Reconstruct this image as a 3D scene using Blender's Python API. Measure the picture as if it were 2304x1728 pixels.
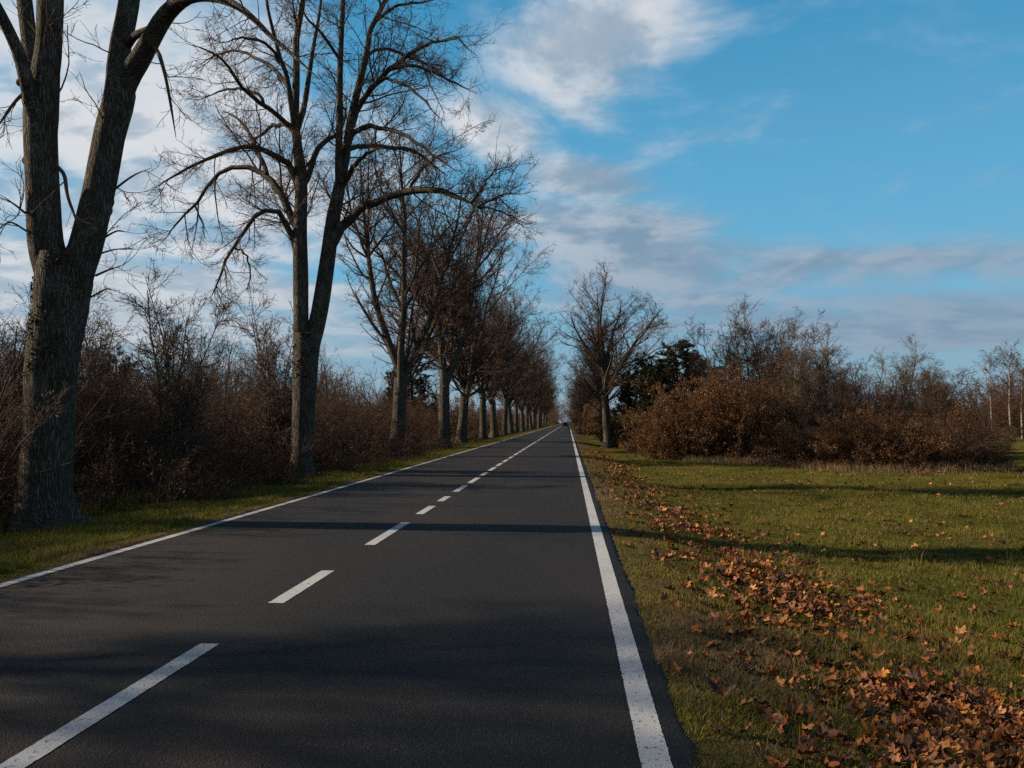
import bpy, math, random
import numpy as np
from mathutils import Matrix, Vector

for o in list(bpy.data.objects):
    bpy.data.objects.remove(o, do_unlink=True)
SC = bpy.context.scene
COL = SC.collection
rng = np.random.default_rng(11)
random.seed(5)
R = math.radians

# ------------------------------------------------------------------ camera
CAM_H = 1.6
FPX = 1808.0                      # focal length in pixels of the 2304 px wide photograph
YAW, PITCH = R(4.02), R(2.68)
cd = bpy.data.cameras.new('camera')
cam = bpy.data.objects.new('camera', cd)
COL.objects.link(cam)
cam.location = (0, 0, CAM_H)
cam.rotation_euler = (R(90) + PITCH, 0, YAW)
cd.sensor_width = 36.0
cd.lens = 36.0 * FPX / 2304.0
cd.clip_start = 0.1
cd.clip_end = 6000
SC.camera = cam
CM = cam.rotation_euler.to_matrix()


def ray(x, y):
    return CM @ Vector(((x - 1152) / FPX, -(y - 864) / FPX, -1.0))


def W(x, y, depth):
    d = ray(x, y)
    k = depth / d.y
    return np.array((d.x * k, depth, CAM_H + d.z * k))


# ------------------------------------------------------------------ light
SUN_EL, SUN_AZ = R(28), R(-88)    # azimuth from +Y, negative = left of the road
sd = Vector((math.sin(SUN_AZ) * math.cos(SUN_EL), math.cos(SUN_AZ) * math.cos(SUN_EL), math.sin(SUN_EL)))
ld = bpy.data.lights.new('sun', 'SUN')
ld.energy = 5.0
ld.angle = R(0.9)
ld.color = (1.0, 0.82, 0.61)
sun = bpy.data.objects.new('sun', ld)
COL.objects.link(sun)
sun.rotation_euler = sd.to_track_quat('Z', 'Y').to_euler()
sun.location = (-40, 10, 40)

SC.view_settings.view_transform = 'Standard'
SC.view_settings.look = 'None'
SC.view_settings.exposure = 0.36
SC.view_settings.gamma = 1.0
SC.view_settings.use_curve_mapping = False
SC.render.engine = 'CYCLES'
SC.cycles.max_bounces = 5
SC.cycles.diffuse_bounces = 3
SC.cycles.use_denoising = False
SC.cycles.sample_clamp_direct = 6.0
SC.cycles.sample_clamp_indirect = 2.0

SKY_STRENGTH = 0.088


class NT:
    """small helper for writing node trees"""
    def __init__(s, nt):
        s.t = nt
        nt.nodes.clear()

    def n(s, typ, **kw):
        nd = s.t.nodes.new(typ)
        for k, v in kw.items():
            setattr(nd, k, v)
        return nd

    def put(s, sock, v):
        if hasattr(v, 'is_output'):
            s.t.links.new(v, sock)
        else:
            sock.default_value = v

    def math(s, op, a, b=0.0, c=0.0, clamp=False):
        nd = s.n('ShaderNodeMath', operation=op, use_clamp=clamp)
        for i, v in enumerate((a, b, c)):
            s.put(nd.inputs[i], v)
        return nd.outputs[0]

    def vm(s, op, a, b=(0, 0, 0), out=0):
        nd = s.n('ShaderNodeVectorMath', operation=op)
        s.put(nd.inputs[0], a)
        if op == 'SCALE':
            s.put(nd.inputs['Scale'], b)
        else:
            s.put(nd.inputs[1], b)
        return nd.outputs[out]

    def noise(s, vec, scale, detail=3, rough=0.5, dist=0.0, out='Fac'):
        nd = s.n('ShaderNodeTexNoise')
        s.put(nd.inputs['Vector'], vec)
        nd.inputs['Scale'].default_value = scale
        nd.inputs['Detail'].default_value = detail
        nd.inputs['Roughness'].default_value = rough
        nd.inputs['Distortion'].default_value = dist
        return nd.outputs[out]

    def mapr(s, v, a, b, c=0.0, d=1.0, smooth=False):
        nd = s.n('ShaderNodeMapRange', interpolation_type='SMOOTHSTEP' if smooth else 'LINEAR')
        for i, q in enumerate((v, a, b, c, d)):
            s.put(nd.inputs[i], q)
        return nd.outputs[0]

    def mix(s, f, a, b, blend='MIX'):
        nd = s.n('ShaderNodeMix', data_type='RGBA', blend_type=blend)
        s.put(nd.inputs[0], f)
        for k, v in ((6, a), (7, b)):
            if not hasattr(v, 'is_output') and len(v) == 3:
                v = (*v, 1)
            s.put(nd.inputs[k], v)
        return nd.outputs[2]

    def ramp(s, f, stops, interp='LINEAR'):
        nd = s.n('ShaderNodeValToRGB')
        cr = nd.color_ramp
        cr.interpolation = interp
        while len(cr.elements) < len(stops):
            cr.elements.new(0.5)
        for e, (p, c) in zip(cr.elements, stops):
            e.position = p
            e.color = (*c, 1)
        s.put(nd.inputs[0], f)
        return nd.outputs[0]


def build_world():
    w = bpy.data.worlds.new('World')
    SC.world = w
    w.use_nodes = True
    g = NT(w.node_tree)
    sky = g.n('ShaderNodeTexSky', sky_type='NISHITA', sun_disc=False)
    sky.sun_elevation = SUN_EL
    sky.sun_rotation = SUN_AZ
    sky.air_density = 1.0
    sky.dust_density = 0.3
    sky.ozone_density = 1.5
    tc = g.n('ShaderNodeTexCoord').outputs['Generated']
    sep = g.n('ShaderNodeSeparateXYZ')
    g.put(sep.inputs[0], tc)
    x, y, z = sep.outputs
    az = g.math('ARCTAN2', x, y)
    el = g.math('ARCSINE', z)
    com = g.n('ShaderNodeCombineXYZ')
    g.put(com.inputs[0], az)
    g.put(com.inputs[1], el)
    p = com.outputs[0]
    # cloud deck: the direction projected on a flat layer overhead
    zz = g.math('ADD', g.math('MAXIMUM', z, 0.0), 0.16)
    q = g.n('ShaderNodeCombineXYZ')
    g.put(q.inputs[0], g.math('DIVIDE', x, zz))
    g.put(q.inputs[1], g.math('DIVIDE', y, zz))
    q = q.outputs[0]
    warp = g.noise(q, 1.1, 2, 0.5, out='Color')
    qw = g.vm('ADD', q, g.vm('SCALE', g.vm('SUBTRACT', warp, (0.5, 0.5, 0.5)), 0.5))
    n1 = g.noise(qw, 2.9, 10, 0.60)
    n2 = g.noise(g.vm('ADD', qw, (-0.08, 0.08, 0.0)), 2.9, 6, 0.58)
    n3 = g.noise(qw, 0.9, 4, 0.5)
    # where the clouds stand (photo pixel of the centre, half axes in pixels, tilt)
    blobs = [(1350, 70, 330, 150, -6, .80), (1330, 185, 150, 85, -15, .55), (1500, 120, 200, 60, -20, .35),
             (1120, 300, 190, 90, 22, .8), (1300, 395, 230, 70, 12, .75),
             (1400, 540, 330, 105, 8, 1.0), (1240, 500, 160, 90, 0, .5), (1900, 590, 420, 45, 2, .8), (2200, 600, 250, 55, 0, .6),
             (2150, 740, 420, 62, -5, 1.0), (1650, 690, 300, 60, 6, .75), (1330, 640, 260, 90, 0, .6),
             (250, 250, 700, 380, 0, .72), (620, 420, 460, 300, 10, .62), (150, 620, 420, 110, -4, .85),
             (520, 650, 420, 90, 4, .85), (150, 120, 300, 200, 0, .25), (-700, 300, 800, 350, 0, .6), (900, 720, 260, 70, 0, .5), (1500, 610, 260, 70, 0, .6), (1300, 240, 200, 60, 30, .45), (1700, 740, 420, 60, 0, .55), (2050, 690, 420, 60, -3, .5), (350, 500, 700, 330, 0, .5), (300, 720, 800, 130, 0, .75), (1400, 590, 420, 150, 3, .85), (1250, 560, 300, 140, 0, .6), (1950, 720, 650, 75, 0, .72), (1850, 620, 600, 70, 0, .55), (1650, 560, 300, 60, 8, .6), (800, 330, 260, 200, 0, .4)]
    tot = None
    for (bx, by, sx, sy, rot, wgt) in blobs:
        d = ray(bx, by).normalized()
        mp = g.n('ShaderNodeMapping', vector_type='TEXTURE')
        g.put(mp.inputs[0], p)
        mp.inputs[1].default_value = (math.atan2(d.x, d.y), math.asin(d.z), 0)
        mp.inputs[2].default_value = (0, 0, R(-rot))
        mp.inputs[3].default_value = (sx / FPX, sy / FPX, 1)
        ln = g.vm('LENGTH', mp.outputs[0], out=1)
        v = g.math('MULTIPLY', g.mapr(ln, 1.25, 0.0, 0, 1, True), wgt)
        tot = v if tot is None else g.math('MAXIMUM', tot, v)
    # elsewhere in the sky (behind the camera) an even scatter of the same clouds
    behind = g.mapr(y, 0.35, -0.1, 0, 0.22)
    tot = g.math('MAXIMUM', tot, behind)
    dens = g.math('ADD', g.math('MULTIPLY', g.math('SUBTRACT', n1, 0.5), 2.9), g.math('MULTIPLY', g.math('SUBTRACT', tot, 0.21), 1.8))
    cover = g.mapr(dens, -0.40, 0.95, 0, 1, True)
    # thin veil
    veil = g.math('MULTIPLY', g.mapr(g.noise(g.vm('MULTIPLY', qw, (1, 2.2, 1)), 1.4, 6, 0.6), 0.48, 0.8, 0, 0.35, True), g.mapr(tot, 0.0, 0.4, 0.2, 1.0))
    cover = g.math('MULTIPLY', g.math('MAXIMUM', cover, veil), 0.93)
    lit = g.mapr(g.math('SUBTRACT', n1, n2), -0.13, 0.13, 0, 1, True)
    lit = g.math('MULTIPLY', lit, g.mapr(az, 0.42, -0.42, 0.42, 1.0))
    lit = g.math('MULTIPLY', lit, g.mapr(el, 0.12, 0.36, 0.35, 1.0))
    lit = g.math('ADD', lit, g.mapr(az, 0.05, -0.45, 0.0, 0.40))
    lit = g.math('ADD', lit, g.mapr(el, 0.26, 0.46, 0.0, 0.34))
    ccol = g.ramp(lit, [(0.0, (1.9, 2.8, 3.8)), (0.35, (3.3, 4.0, 4.8)), (1.0, (6.5, 6.6, 6.8))])
    skc = sky.outputs[0]
    # the clear blue of this sky: Nishita blended with a deeper blue that pales towards the horizon
    blue = g.ramp(g.mapr(el, 0.0, 0.8), [(0.0, (2.1, 3.2, 4.1)), (0.12, (1.9, 3.8, 5.1)), (0.20, (1.4, 4.0, 5.9)), (0.34, (1.0, 3.6, 5.75)), (0.65, (0.32, 2.4, 4.55)), (0.82, (0.08, 0.9, 2.2)), (1.0, (0.05, 0.6, 1.6))])
    skc = g.mix(0.92, skc, blue)
    skc = g.mix(g.mapr(y, 0.45, -0.3, 0, 1), skc, g.mix(1.0, skc, (0.45, 0.5, 0.55), 'MULTIPLY'))  # unseen sky behind the camera dimmed, like the zenith stops, for darker shadows
    col = g.mix(cover, skc, ccol)
    bg = g.n('ShaderNodeBackground')
    g.put(bg.inputs[0], col)
    bg.inputs[1].default_value = SKY_STRENGTH
    out = g.n('ShaderNodeOutputWorld')
    g.t.links.new(bg.outputs[0], out.inputs[0])


build_world()


# ------------------------------------------------------------------ helpers
def tag(o, label=None, cat=None, group=None, kind=None):
    for k, v in (('label', label), ('category', cat), ('group', group), ('kind', kind)):
        if v:
            o[k] = v
    return o


def empty(name, loc=(0, 0, 0), rz=0.0, sc=1.0):
    o = bpy.data.objects.new(name, None)
    COL.objects.link(o)
    o.location = loc
    o.rotation_euler = (0, 0, rz)
    o.scale = (sc, sc, sc) if not hasattr(sc, '__len__') else sc
    o.empty_display_size = 0.3
    return o


class MB:
    """collects vertices, faces and a per-vertex tint, then becomes one mesh"""
    def __init__(s):
        s.v, s.f, s.c, s.n = [], [], [], 0

    def add(s, V, F, tint=0.5):
        V = np.asarray(V, np.float32).reshape(-1, 3)
        if not isinstance(F, (list, tuple)):
            F = [F]
        for f in F:
            s.f.append(np.asarray(f, np.int64) + s.n)
        s.v.append(V)
        s.c.append(np.broadcast_to(np.asarray(tint, np.float32), (len(V),)))
        s.n += len(V)
        return s

    def mesh(s, name, mats, smooth=True):
        V = np.concatenate(s.v)
        me = bpy.data.meshes.new(name)
        me.vertices.add(len(V))
        me.vertices.foreach_set('co', V.astype(np.float32).ravel())
        tot = np.concatenate([np.full(len(f), f.shape[1], np.int32) for f in s.f])
        idx = np.concatenate([f.ravel() for f in s.f]).astype(np.int32)
        me.loops.add(len(idx))
        me.loops.foreach_set('vertex_index', idx)
        me.polygons.add(len(tot))
        st = np.zeros(len(tot), np.int32)
        st[1:] = np.cumsum(tot)[:-1]
        me.polygons.foreach_set('loop_start', st)
        me.polygons.foreach_set('loop_total', tot)
        me.polygons.foreach_set('use_smooth', np.full(len(tot), smooth, bool))
        a = me.attributes.new('tint', 'FLOAT', 'POINT')
        a.data.foreach_set('value', np.concatenate(s.c).astype(np.float32))
        me.update(calc_edges=True)
        for m in (mats if isinstance(mats, (list, tuple)) else [mats]):
            me.materials.append(m)
        return me

    def build(s, name, mats, parent=None, smooth=True):
        o = bpy.data.objects.new(name, s.mesh(name, mats, smooth))
        COL.objects.link(o)
        if parent:
            o.parent = parent
        return o


def obj(name, me, parent=None):
    o = bpy.data.objects.new(name, me)
    COL.objects.link(o)
    if parent:
        o.parent = parent
    return o


def copy_thing(root, loc, rz=0.0, sc=1.0):
    c = root.copy()
    COL.objects.link(c)
    c.location = loc
    c.rotation_euler = (0, 0, rz)
    c.scale = (sc, sc, sc) if not hasattr(sc, '__len__') else sc
    for ch in root.children:
        d = ch.copy()
        COL.objects.link(d)
        d.parent = c
        for g in ch.children:
            e = g.copy()
            COL.objects.link(e)
            e.parent = d
    return c


def nrm(a):
    return a / np.maximum(np.linalg.norm(a, axis=-1, keepdims=True), 1e-9)


def tubes(mb, P, RD, sides, tint=None, lump=0.0, flare=None, seed=0):
    """P [B,N,3] centre lines, RD [B,N] radii -> tubes"""
    P = np.asarray(P, float)
    RD = np.asarray(RD, float)
    B, N, _ = P.shape
    if B == 0:
        return
    T = nrm(np.gradient(P, axis=1))
    mean = np.abs(T).mean(1)
    ref = np.zeros((B, 3))
    ref[np.arange(B), mean.argmin(1)] = 1.0
    A = nrm(np.cross(T, ref[:, None, :]))
    C = np.cross(T, A)
    an = np.arange(sides) / sides * 2 * np.pi
    ca, sa = np.cos(an), np.sin(an)
    rr = np.repeat(RD[:, :, None], sides, 2)
    if lump:
        r2 = np.random.default_rng(seed)
        zz = np.arange(N)[None, :, None] / N
        for k in range(2, 7):
            ph = r2.uniform(0, 6.28, (B, 1, 1))
            fr = r2.uniform(1.0, 5.0, (B, 1, 1))
            rr = rr * (1 + lump / k ** 0.5 * np.sin(k * an[None, None, :] + ph + fr * zz * 3) * r2.uniform(.3, 1, (B, 1, 1)))
        rr = rr * (1 + lump * 0.5 * r2.standard_normal((B, N, sides)))
    if flare is not None:
        ph = 1.3
        fl = flare[None, :, None] * (0.75 + 0.35 * np.sin(5 * an + ph) + 0.25 * np.sin(3 * an + 2.1))[None, None, :]
        rr = rr * (1 + fl)
    V = P[:, :, None, :] + rr[..., None] * (A[:, :, None, :] * ca[None, None, :, None] + C[:, :, None, :] * sa[None, None, :, None])
    b = np.arange(B)[:, None, None] * N * sides
    i = np.arange(N - 1)[None, :, None] * sides
    j = np.arange(sides)[None, None, :]
    j2 = (j + 1) % sides
    F = np.stack([b + i + j, b + i + j2, b + i + sides + j2, b + i + sides + j], -1).reshape(-1, 4)
    t = 0.5 if tint is None else np.repeat(tint, N * sides)
    mb.add(V.reshape(-1, 3), F, t)


def resample(pts, rad, n):
    """Catmull-Rom through the points, n samples evenly by length"""
    pts = np.asarray(pts, float)
    rad = np.asarray(rad, float)
    q = np.vstack([2 * pts[0] - pts[1], pts, 2 * pts[-1] - pts[-2]])
    out, ro = [], []
    for k in range(len(pts) - 1):
        p0, p1, p2, p3 = q[k:k + 4]
        for t in np.linspace(0, 1, 8, endpoint=False):
            out.append(0.5 * ((2 * p1) + (-p0 + p2) * t + (2 * p0 - 5 * p1 + 4 * p2 - p3) * t * t + (-p0 + 3 * p1 - 3 * p2 + p3) * t ** 3))
            ro.append(rad[k] * (1 - t) + rad[k + 1] * t)
    out.append(pts[-1])
    ro.append(rad[-1])
    out, ro = np.array(out), np.array(ro)
    s = np.concatenate([[0], np.cumsum(np.linalg.norm(np.diff(out, axis=0), axis=1))])
    u = np.linspace(0, s[-1], n)
    return np.stack([np.interp(u, s, out[:, i]) for i in range(3)], 1), np.interp(u, s, ro)


def plen(P):
    return np.linalg.norm(np.diff(P, axis=1), axis=2).sum(1)


def grow(par, per_m, t0, t1, ang, lk, lmin, lmax, N, wig, up, rk, g, rfrac=0.6, tipk=0.3, taper=0.5, bias=None, rmin=0.0022):
    """children along every parent curve; par = (P, R)"""
    P, RD = par
    L = plen(P)
    cnt = g.poisson(L * per_m * (t1 - t0)) if np.isscalar(per_m) else per_m
    idx = np.repeat(np.arange(len(P)), cnt)
    B = len(idx)
    t = t0 + (t1 - t0) * g.random(B)
    f = t * (P.shape[1] - 1)
    i0 = np.minimum(f.astype(int), P.shape[1] - 2)
    w = (f - i0)[:, None]
    pos = P[idx, i0] * (1 - w) + P[idx, i0 + 1] * w
    T = nrm(P[idx, i0 + 1] - P[idx, i0])
    r = RD[idx, i0] * (1 - w[:, 0]) + RD[idx, i0 + 1] * w[:, 0]
    v = g.standard_normal((B, 3))
    if bias is not None:
        v = v + np.asarray(bias)
    v = nrm(v - (v * T).sum(1, keepdims=True) * T)
    a = np.radians(g.normal(ang[0], ang[1], B))[:, None]
    d = nrm(np.cos(a) * T + np.sin(a) * v)
    ln = np.clip(L[idx] * lk * (1 - taper * t) * g.uniform(.55, 1.25, B), lmin, lmax) * g.uniform(.75, 1.15, B)
    r0 = np.maximum(np.minimum(r * rfrac, rk * ln), rmin)
    Q = np.zeros((B, N, 3))
    Q[:, 0] = pos
    step = (ln / (N - 1))[:, None]
    up = np.broadcast_to(np.asarray(up, float), (N - 1,))
    for k in range(1, N):
        Q[:, k] = Q[:, k - 1] + d * step
        d = d + wig * g.standard_normal((B, 3))
        d[:, 2] += up[k - 1]
        d = nrm(d)
    RR = r0[:, None] * np.linspace(1, tipk, N)[None, :]
    return Q, np.maximum(RR, rmin * 0.7)


def cat(*prs):
    """join curve sets that have the same point count"""
    return np.concatenate([p[0] for p in prs]), np.concatenate([p[1] for p in prs])


def trunc(par, n):
    P, RD = par
    i = np.linspace(0, P.shape[1] - 1, n).round().astype(int)
    return P[:, i], RD[:, i]


# ------------------------------------------------------------------ materials
def material(name, fn, trans=0.0):
    m = bpy.data.materials.new(name)
    m.use_nodes = True
    g = NT(m.node_tree)
    bs = g.n('ShaderNodeBsdfPrincipled')
    out = g.n('ShaderNodeOutputMaterial')
    g.t.links.new(bs.outputs[0], out.inputs[0])
    bs.inputs['Roughness'].default_value = 0.85
    bs.inputs['Specular IOR Level'].default_value = 0.25
    fn(g, bs)
    if trans:
        tr = g.n('ShaderNodeBsdfTranslucent')
        if bs.inputs['Base Color'].is_linked:
            g.put(tr.inputs[0], bs.inputs['Base Color'].links[0].from_socket)
        mx = g.n('ShaderNodeMixShader')
        mx.inputs[0].default_value = trans
        g.t.links.new(bs.outputs[0], mx.inputs[1])
        g.t.links.new(tr.outputs[0], mx.inputs[2])
        g.t.links.new(mx.outputs[0], out.inputs[0])
    return m


def pos(g):
    return g.n('ShaderNodeNewGeometry').outputs['Position']


def ocoord(g):
    return g.n('ShaderNodeTexCoord').outputs['Object']


def attr(g, name='tint'):
    return g.n('ShaderNodeAttribute', attribute_name=name).outputs['Fac']


def bump(g, bs, h, strength, dist):
    b = g.n('ShaderNodeBump')
    b.inputs['Strength'].default_value = strength
    b.inputs['Distance'].default_value = dist
    g.put(b.inputs['Height'], h)
    g.put(bs.inputs['Normal'], b.outputs[0])


def m_asphalt(g, bs):
    p = pos(g)
    big = g.noise(g.vm('MULTIPLY', p, (1, 0.35, 1)), 0.55, 4, 0.55)
    c = g.ramp(big, [(0.40, (0.0040, 0.0038, 0.0043)), (0.5, (0.0078, 0.0063, 0.0058)), (0.60, (0.0165, 0.0103, 0.0082))])
    tr = g.noise(g.vm('MULTIPLY', p, (2.2, 0.05, 1)), 1.0, 3, 0.5)
    c = g.mix(g.mapr(tr, 0.4, 0.65, 0, 0.45), c, (0.0075, 0.0068, 0.0068))
    vo = g.n('ShaderNodeTexVoronoi')
    vo.inputs['Scale'].default_value = 95
    g.put(vo.inputs['Vector'], p)
    s = g.n('ShaderNodeSeparateColor')
    g.put(s.inputs[0], vo.outputs['Color'])
    c = g.mix(g.mapr(s.outputs[0], 0.72, 1.0, 0, 0.75), c, (0.037, 0.032, 0.028))
    c = g.mix(g.mapr(s.outputs[1], 0.6, 1.0, 0, 0.8), c, (0.006, 0.006, 0.007))
    g.put(bs.inputs['Base Color'], c)
    bs.inputs['Roughness'].default_value = 0.8
    bs.inputs['Specular IOR Level'].default_value = 0.3
    h = g.math('ADD', g.math('MULTIPLY', vo.outputs['Distance'], -1.0), g.math('MULTIPLY', g.noise(p, 60, 3), 0.6))
    bump(g, bs, h, 0.55, 0.012)


def m_paint(g, bs):
    p = pos(g)
    wear = g.noise(p, 26, 5, 0.7)
    gr = g.noise(p, 90, 2, 0.6)
    c = g.ramp(g.noise(p, 1.4, 3), [(0.3, (0.36, 0.37, 0.385)), (0.7, (0.48, 0.485, 0.49))])
    c = g.mix(g.mapr(gr, 0.35, 0.7, 0, 0.35), c, (0.36, 0.36, 0.36))
    c = g.mix(g.mapr(g.math('ADD', wear, g.math('MULTIPLY', gr, 0.35)), 0.74, 0.84, 0, 0.9), c, (0.06, 0.058, 0.056))
    g.put(bs.inputs['Base Color'], c)
    bs.inputs['Roughness'].default_value = 0.7
    bump(g, bs, gr, 0.5, 0.006)


def m_ground(g, bs):
    p = pos(g)
    sp = g.n('ShaderNodeSeparateXYZ')
    g.put(sp.inputs[0], p)
    X = sp.outputs[0]
    n = g.noise(p, 0.8, 5, 0.6)
    nf = g.noise(p, 22, 4, 0.7)
    field = g.ramp(g.math('ADD', g.math('MULTIPLY', n, 0.55), g.math('MULTIPLY', nf, 0.45)),
                   [(0.33, (0.040, 0.042, 0.009)), (0.5, (0.098, 0.086, 0.019)), (0.68, (0.18, 0.135, 0.040))])
    dry = g.ramp(nf, [(0.3, (0.050, 0.036, 0.018)), (0.7, (0.15, 0.108, 0.058))])
    xn = g.math('ADD', X, g.math('MULTIPLY', g.math('SUBTRACT', g.noise(p, 1.7, 4), 0.5), 1.6))
    c = g.mix(g.mapr(xn, 0.9, 2.0, 0, 1), dry, field)
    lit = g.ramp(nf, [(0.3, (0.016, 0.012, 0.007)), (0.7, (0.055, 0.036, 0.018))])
    left = g.mix(g.mapr(xn, -6.7, -7.6, 0, 1), field, lit)  # dark litter; its edge also puts the thicket's shade into the soil colour
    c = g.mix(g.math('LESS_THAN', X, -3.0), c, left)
    g.put(bs.inputs['Base Color'], c)
    bs.inputs['Roughness'].default_value = 1.0
    bs.inputs['Specular IOR Level'].default_value = 0.0
    bump(g, bs, nf, 0.8, 0.06)


def m_blade(g, bs):
    t = attr(g)
    c = g.ramp(t, [(0.0, (0.028, 0.042, 0.007)), (0.3, (0.104, 0.118, 0.015)), (0.55, (0.22, 0.182, 0.031)), (0.8, (0.19, 0.130, 0.060)), (1.0, (0.25, 0.170, 0.105))])
    g.put(bs.inputs['Base Color'], c)
    bs.inputs['Roughness'].default_value = 0.7
    bs.inputs['Specular IOR Level'].default_value = 0.2


def m_bark(g, bs):
    p = ocoord(g)
    wv = g.vm('ADD', p, g.vm('SCALE', g.vm('SUBTRACT', g.noise(g.vm('MULTIPLY', p, (1, 1, .5)), 5, 4, out='Color'), (.5, .5, .5)), 0.10))
    r1 = g.n('ShaderNodeTexVoronoi', feature='DISTANCE_TO_EDGE')
    r1.inputs['Scale'].default_value = 30
    r1.inputs['Randomness'].default_value = 1.0
    g.put(r1.inputs['Vector'], g.vm('MULTIPLY', wv, (1, 1, 0.09)))
    ridge = g.mapr(r1.outputs['Distance'], 0.0, 0.30, 0, 1, True)
    fine = g.noise(g.vm('MULTIPLY', p, (1, 1, 0.3)), 48, 6, 0.7)
    crack = g.noise(g.vm('MULTIPLY', wv, (1, 1, 0.14)), 24, 4, 0.6)
    h = g.math('ADD', g.math('MULTIPLY', ridge, 0.55), g.math('ADD', g.math('MULTIPLY', fine, 0.55), g.math('MULTIPLY', crack, 0.5)))
    c = g.ramp(h, [(0.35, (0.026, 0.021, 0.016)), (0.75, (0.105, 0.087, 0.068)), (1.0, (0.20, 0.172, 0.138))])
    tone = g.noise(p, 1.3, 3)
    c = g.mix(g.mapr(tone, 0.35, 0.65, 0, 0.40), c, (0.034, 0.027, 0.021))
    lich = g.math('ADD', g.noise(p, 30, 5, 0.8), g.math('MULTIPLY', g.math('SUBTRACT', g.noise(p, 3.0, 2), 0.5), 0.35))
    sp = g.n('ShaderNodeSeparateXYZ')
    g.put(sp.inputs[0], p)
    hi = g.mapr(sp.outputs[2], 1.5, 4.5, 0.25, 0.85)
    c = g.mix(g.math('MULTIPLY', g.mapr(lich, 0.54, 0.64), hi), c, (0.29, 0.275, 0.22))
    moss = g.noise(p, 2.6, 5, 0.7)
    c = g.mix(g.mapr(moss, 0.56, 0.68, 0, 0.8), c, (0.070, 0.052, 0.014))
    g.put(bs.inputs['Base Color'], c)
    bs.inputs['Roughness'].default_value = 0.95
    bs.inputs['Specular IOR Level'].default_value = 0.1
    bump(g, bs, h, 1.0, 0.045)


def m_twig(c1, c2):
    def fn(g, bs):
        c = g.mix(g.noise(ocoord(g), 3.0, 2), c1, c2)
        g.put(bs.inputs['Base Color'], c)
        bs.inputs['Roughness'].default_value = 0.8
        bs.inputs['Specular IOR Level'].default_value = 0.15
    return fn


def m_leaf(stops, rnd=False):
    def fn(g, bs):
        t = g.n('ShaderNodeObjectInfo').outputs['Random'] if rnd else attr(g)
        c = g.ramp(t, stops)
        c = g.mix(g.mapr(g.noise(ocoord(g), 40 if rnd else 25, 3), 0.35, 0.7, 0, 0.45), c, (0.05, 0.022, 0.012))
        g.put(bs.inputs['Base Color'], c)
        bs.inputs['Roughness'].default_value = 0.6
        bs.inputs['Specular IOR Level'].default_value = 0.3
    return fn


def m_plain(c, rough=0.6, metal=0.0, var=0.15):
    def fn(g, bs):
        n = g.noise(ocoord(g), 8, 3)
        g.put(bs.inputs['Base Color'], g.mix(g.mapr(n, 0.3, 0.7, 0, var), c, tuple(x * 0.4 for x in c)))
        bs.inputs['Roughness'].default_value = rough
        bs.inputs['Metallic'].default_value = metal
    return fn


def m_birch(g, bs):
    p = ocoord(g)
    n = g.noise(g.vm('MULTIPLY', p, (1, 1, 4)), 3.0, 4, 0.7)
    c = g.ramp(n, [(0.40, (0.04, 0.035, 0.03)), (0.50, (0.24, 0.21, 0.18)), (0.7, (0.40, 0.37, 0.33))])
    g.put(bs.inputs['Base Color'], c)


FALL = [(0.0, (0.040, 0.017, 0.009)), (0.22, (0.100, 0.034, 0.012)), (0.48, (0.20, 0.062, 0.016)), (0.78, (0.36, 0.115, 0.020)), (0.92, (0.40, 0.18, 0.075)), (1.0, (0.66, 0.26, 0.035))]
M_ASPH = material('asphalt', m_asphalt)
M_PAINT = material('road_paint', m_paint)
M_GROUND = material('grassy_soil', m_ground)
M_BLADE = material('grass_blades', m_blade, 0.3)
M_BARK = material('lime_bark', m_bark)
M_TWIG = material('lime_twigs', m_twig((0.085, 0.050, 0.034), (0.14, 0.086, 0.058)))
M_SHRUB = material('shrub_twigs', m_twig((0.072, 0.041, 0.026), (0.13, 0.076, 0.048)))
M_PALE = material('pale_twigs', m_twig((0.11, 0.080, 0.058), (0.17, 0.125, 0.09)))
M_DRYLEAF = material('dry_shrub_leaves', m_leaf([(0.0, (0.035, 0.018, 0.010)), (0.6, (0.080, 0.040, 0.021)), (0.9, (0.14, 0.072, 0.034)), (1.0, (0.26, 0.165, 0.09))]), 0.35)
M_RUSSET = material('russet_bush_leaves', m_leaf([(0.0, (0.075, 0.032, 0.013)), (0.5, (0.19, 0.086, 0.030)), (0.85, (0.34, 0.165, 0.050)), (1.0, (0.48, 0.28, 0.11))]), 0.35)
M_FALL = material('fallen_leaves', m_leaf(FALL))
M_FALL1 = material('fallen_leaf', m_leaf(FALL, True))
M_NEEDLE = material('needles', m_leaf([(0.0, (0.024, 0.032, 0.012)), (0.6, (0.064, 0.066, 0.024)), (1.0, (0.13, 0.10, 0.040))]))
M_IVY = material('dry_ivy', m_leaf([(0.0, (0.022, 0.018, 0.008)), (0.6, (0.055, 0.034, 0.014)), (1.0, (0.13, 0.055, 0.022))]))
M_BIRCH = material('birch_bark', m_birch)
M_WHITE = material('white_paint', m_plain((0.75, 0.75, 0.75), 0.35))
M_VAN = material('van_paint', m_plain((0.38, 0.38, 0.39), 0.5))
M_DARK = material('dark_car_paint', m_plain((0.025, 0.016, 0.022), 0.3))
M_GLASS = material('car_glass', m_plain((0.02, 0.022, 0.025), 0.08))
M_RUBBER = material('tyre_rubber', m_plain((0.02, 0.02, 0.02), 0.9))
M_RED = material('red_lamp', m_plain((0.30, 0.012, 0.012), 0.2))
M_BLACK = material('black_plastic', m_plain((0.02, 0.02, 0.02), 0.5))
M_STEEL = material('steel', m_plain((0.4, 0.4, 0.4), 0.35, 1.0))


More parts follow.
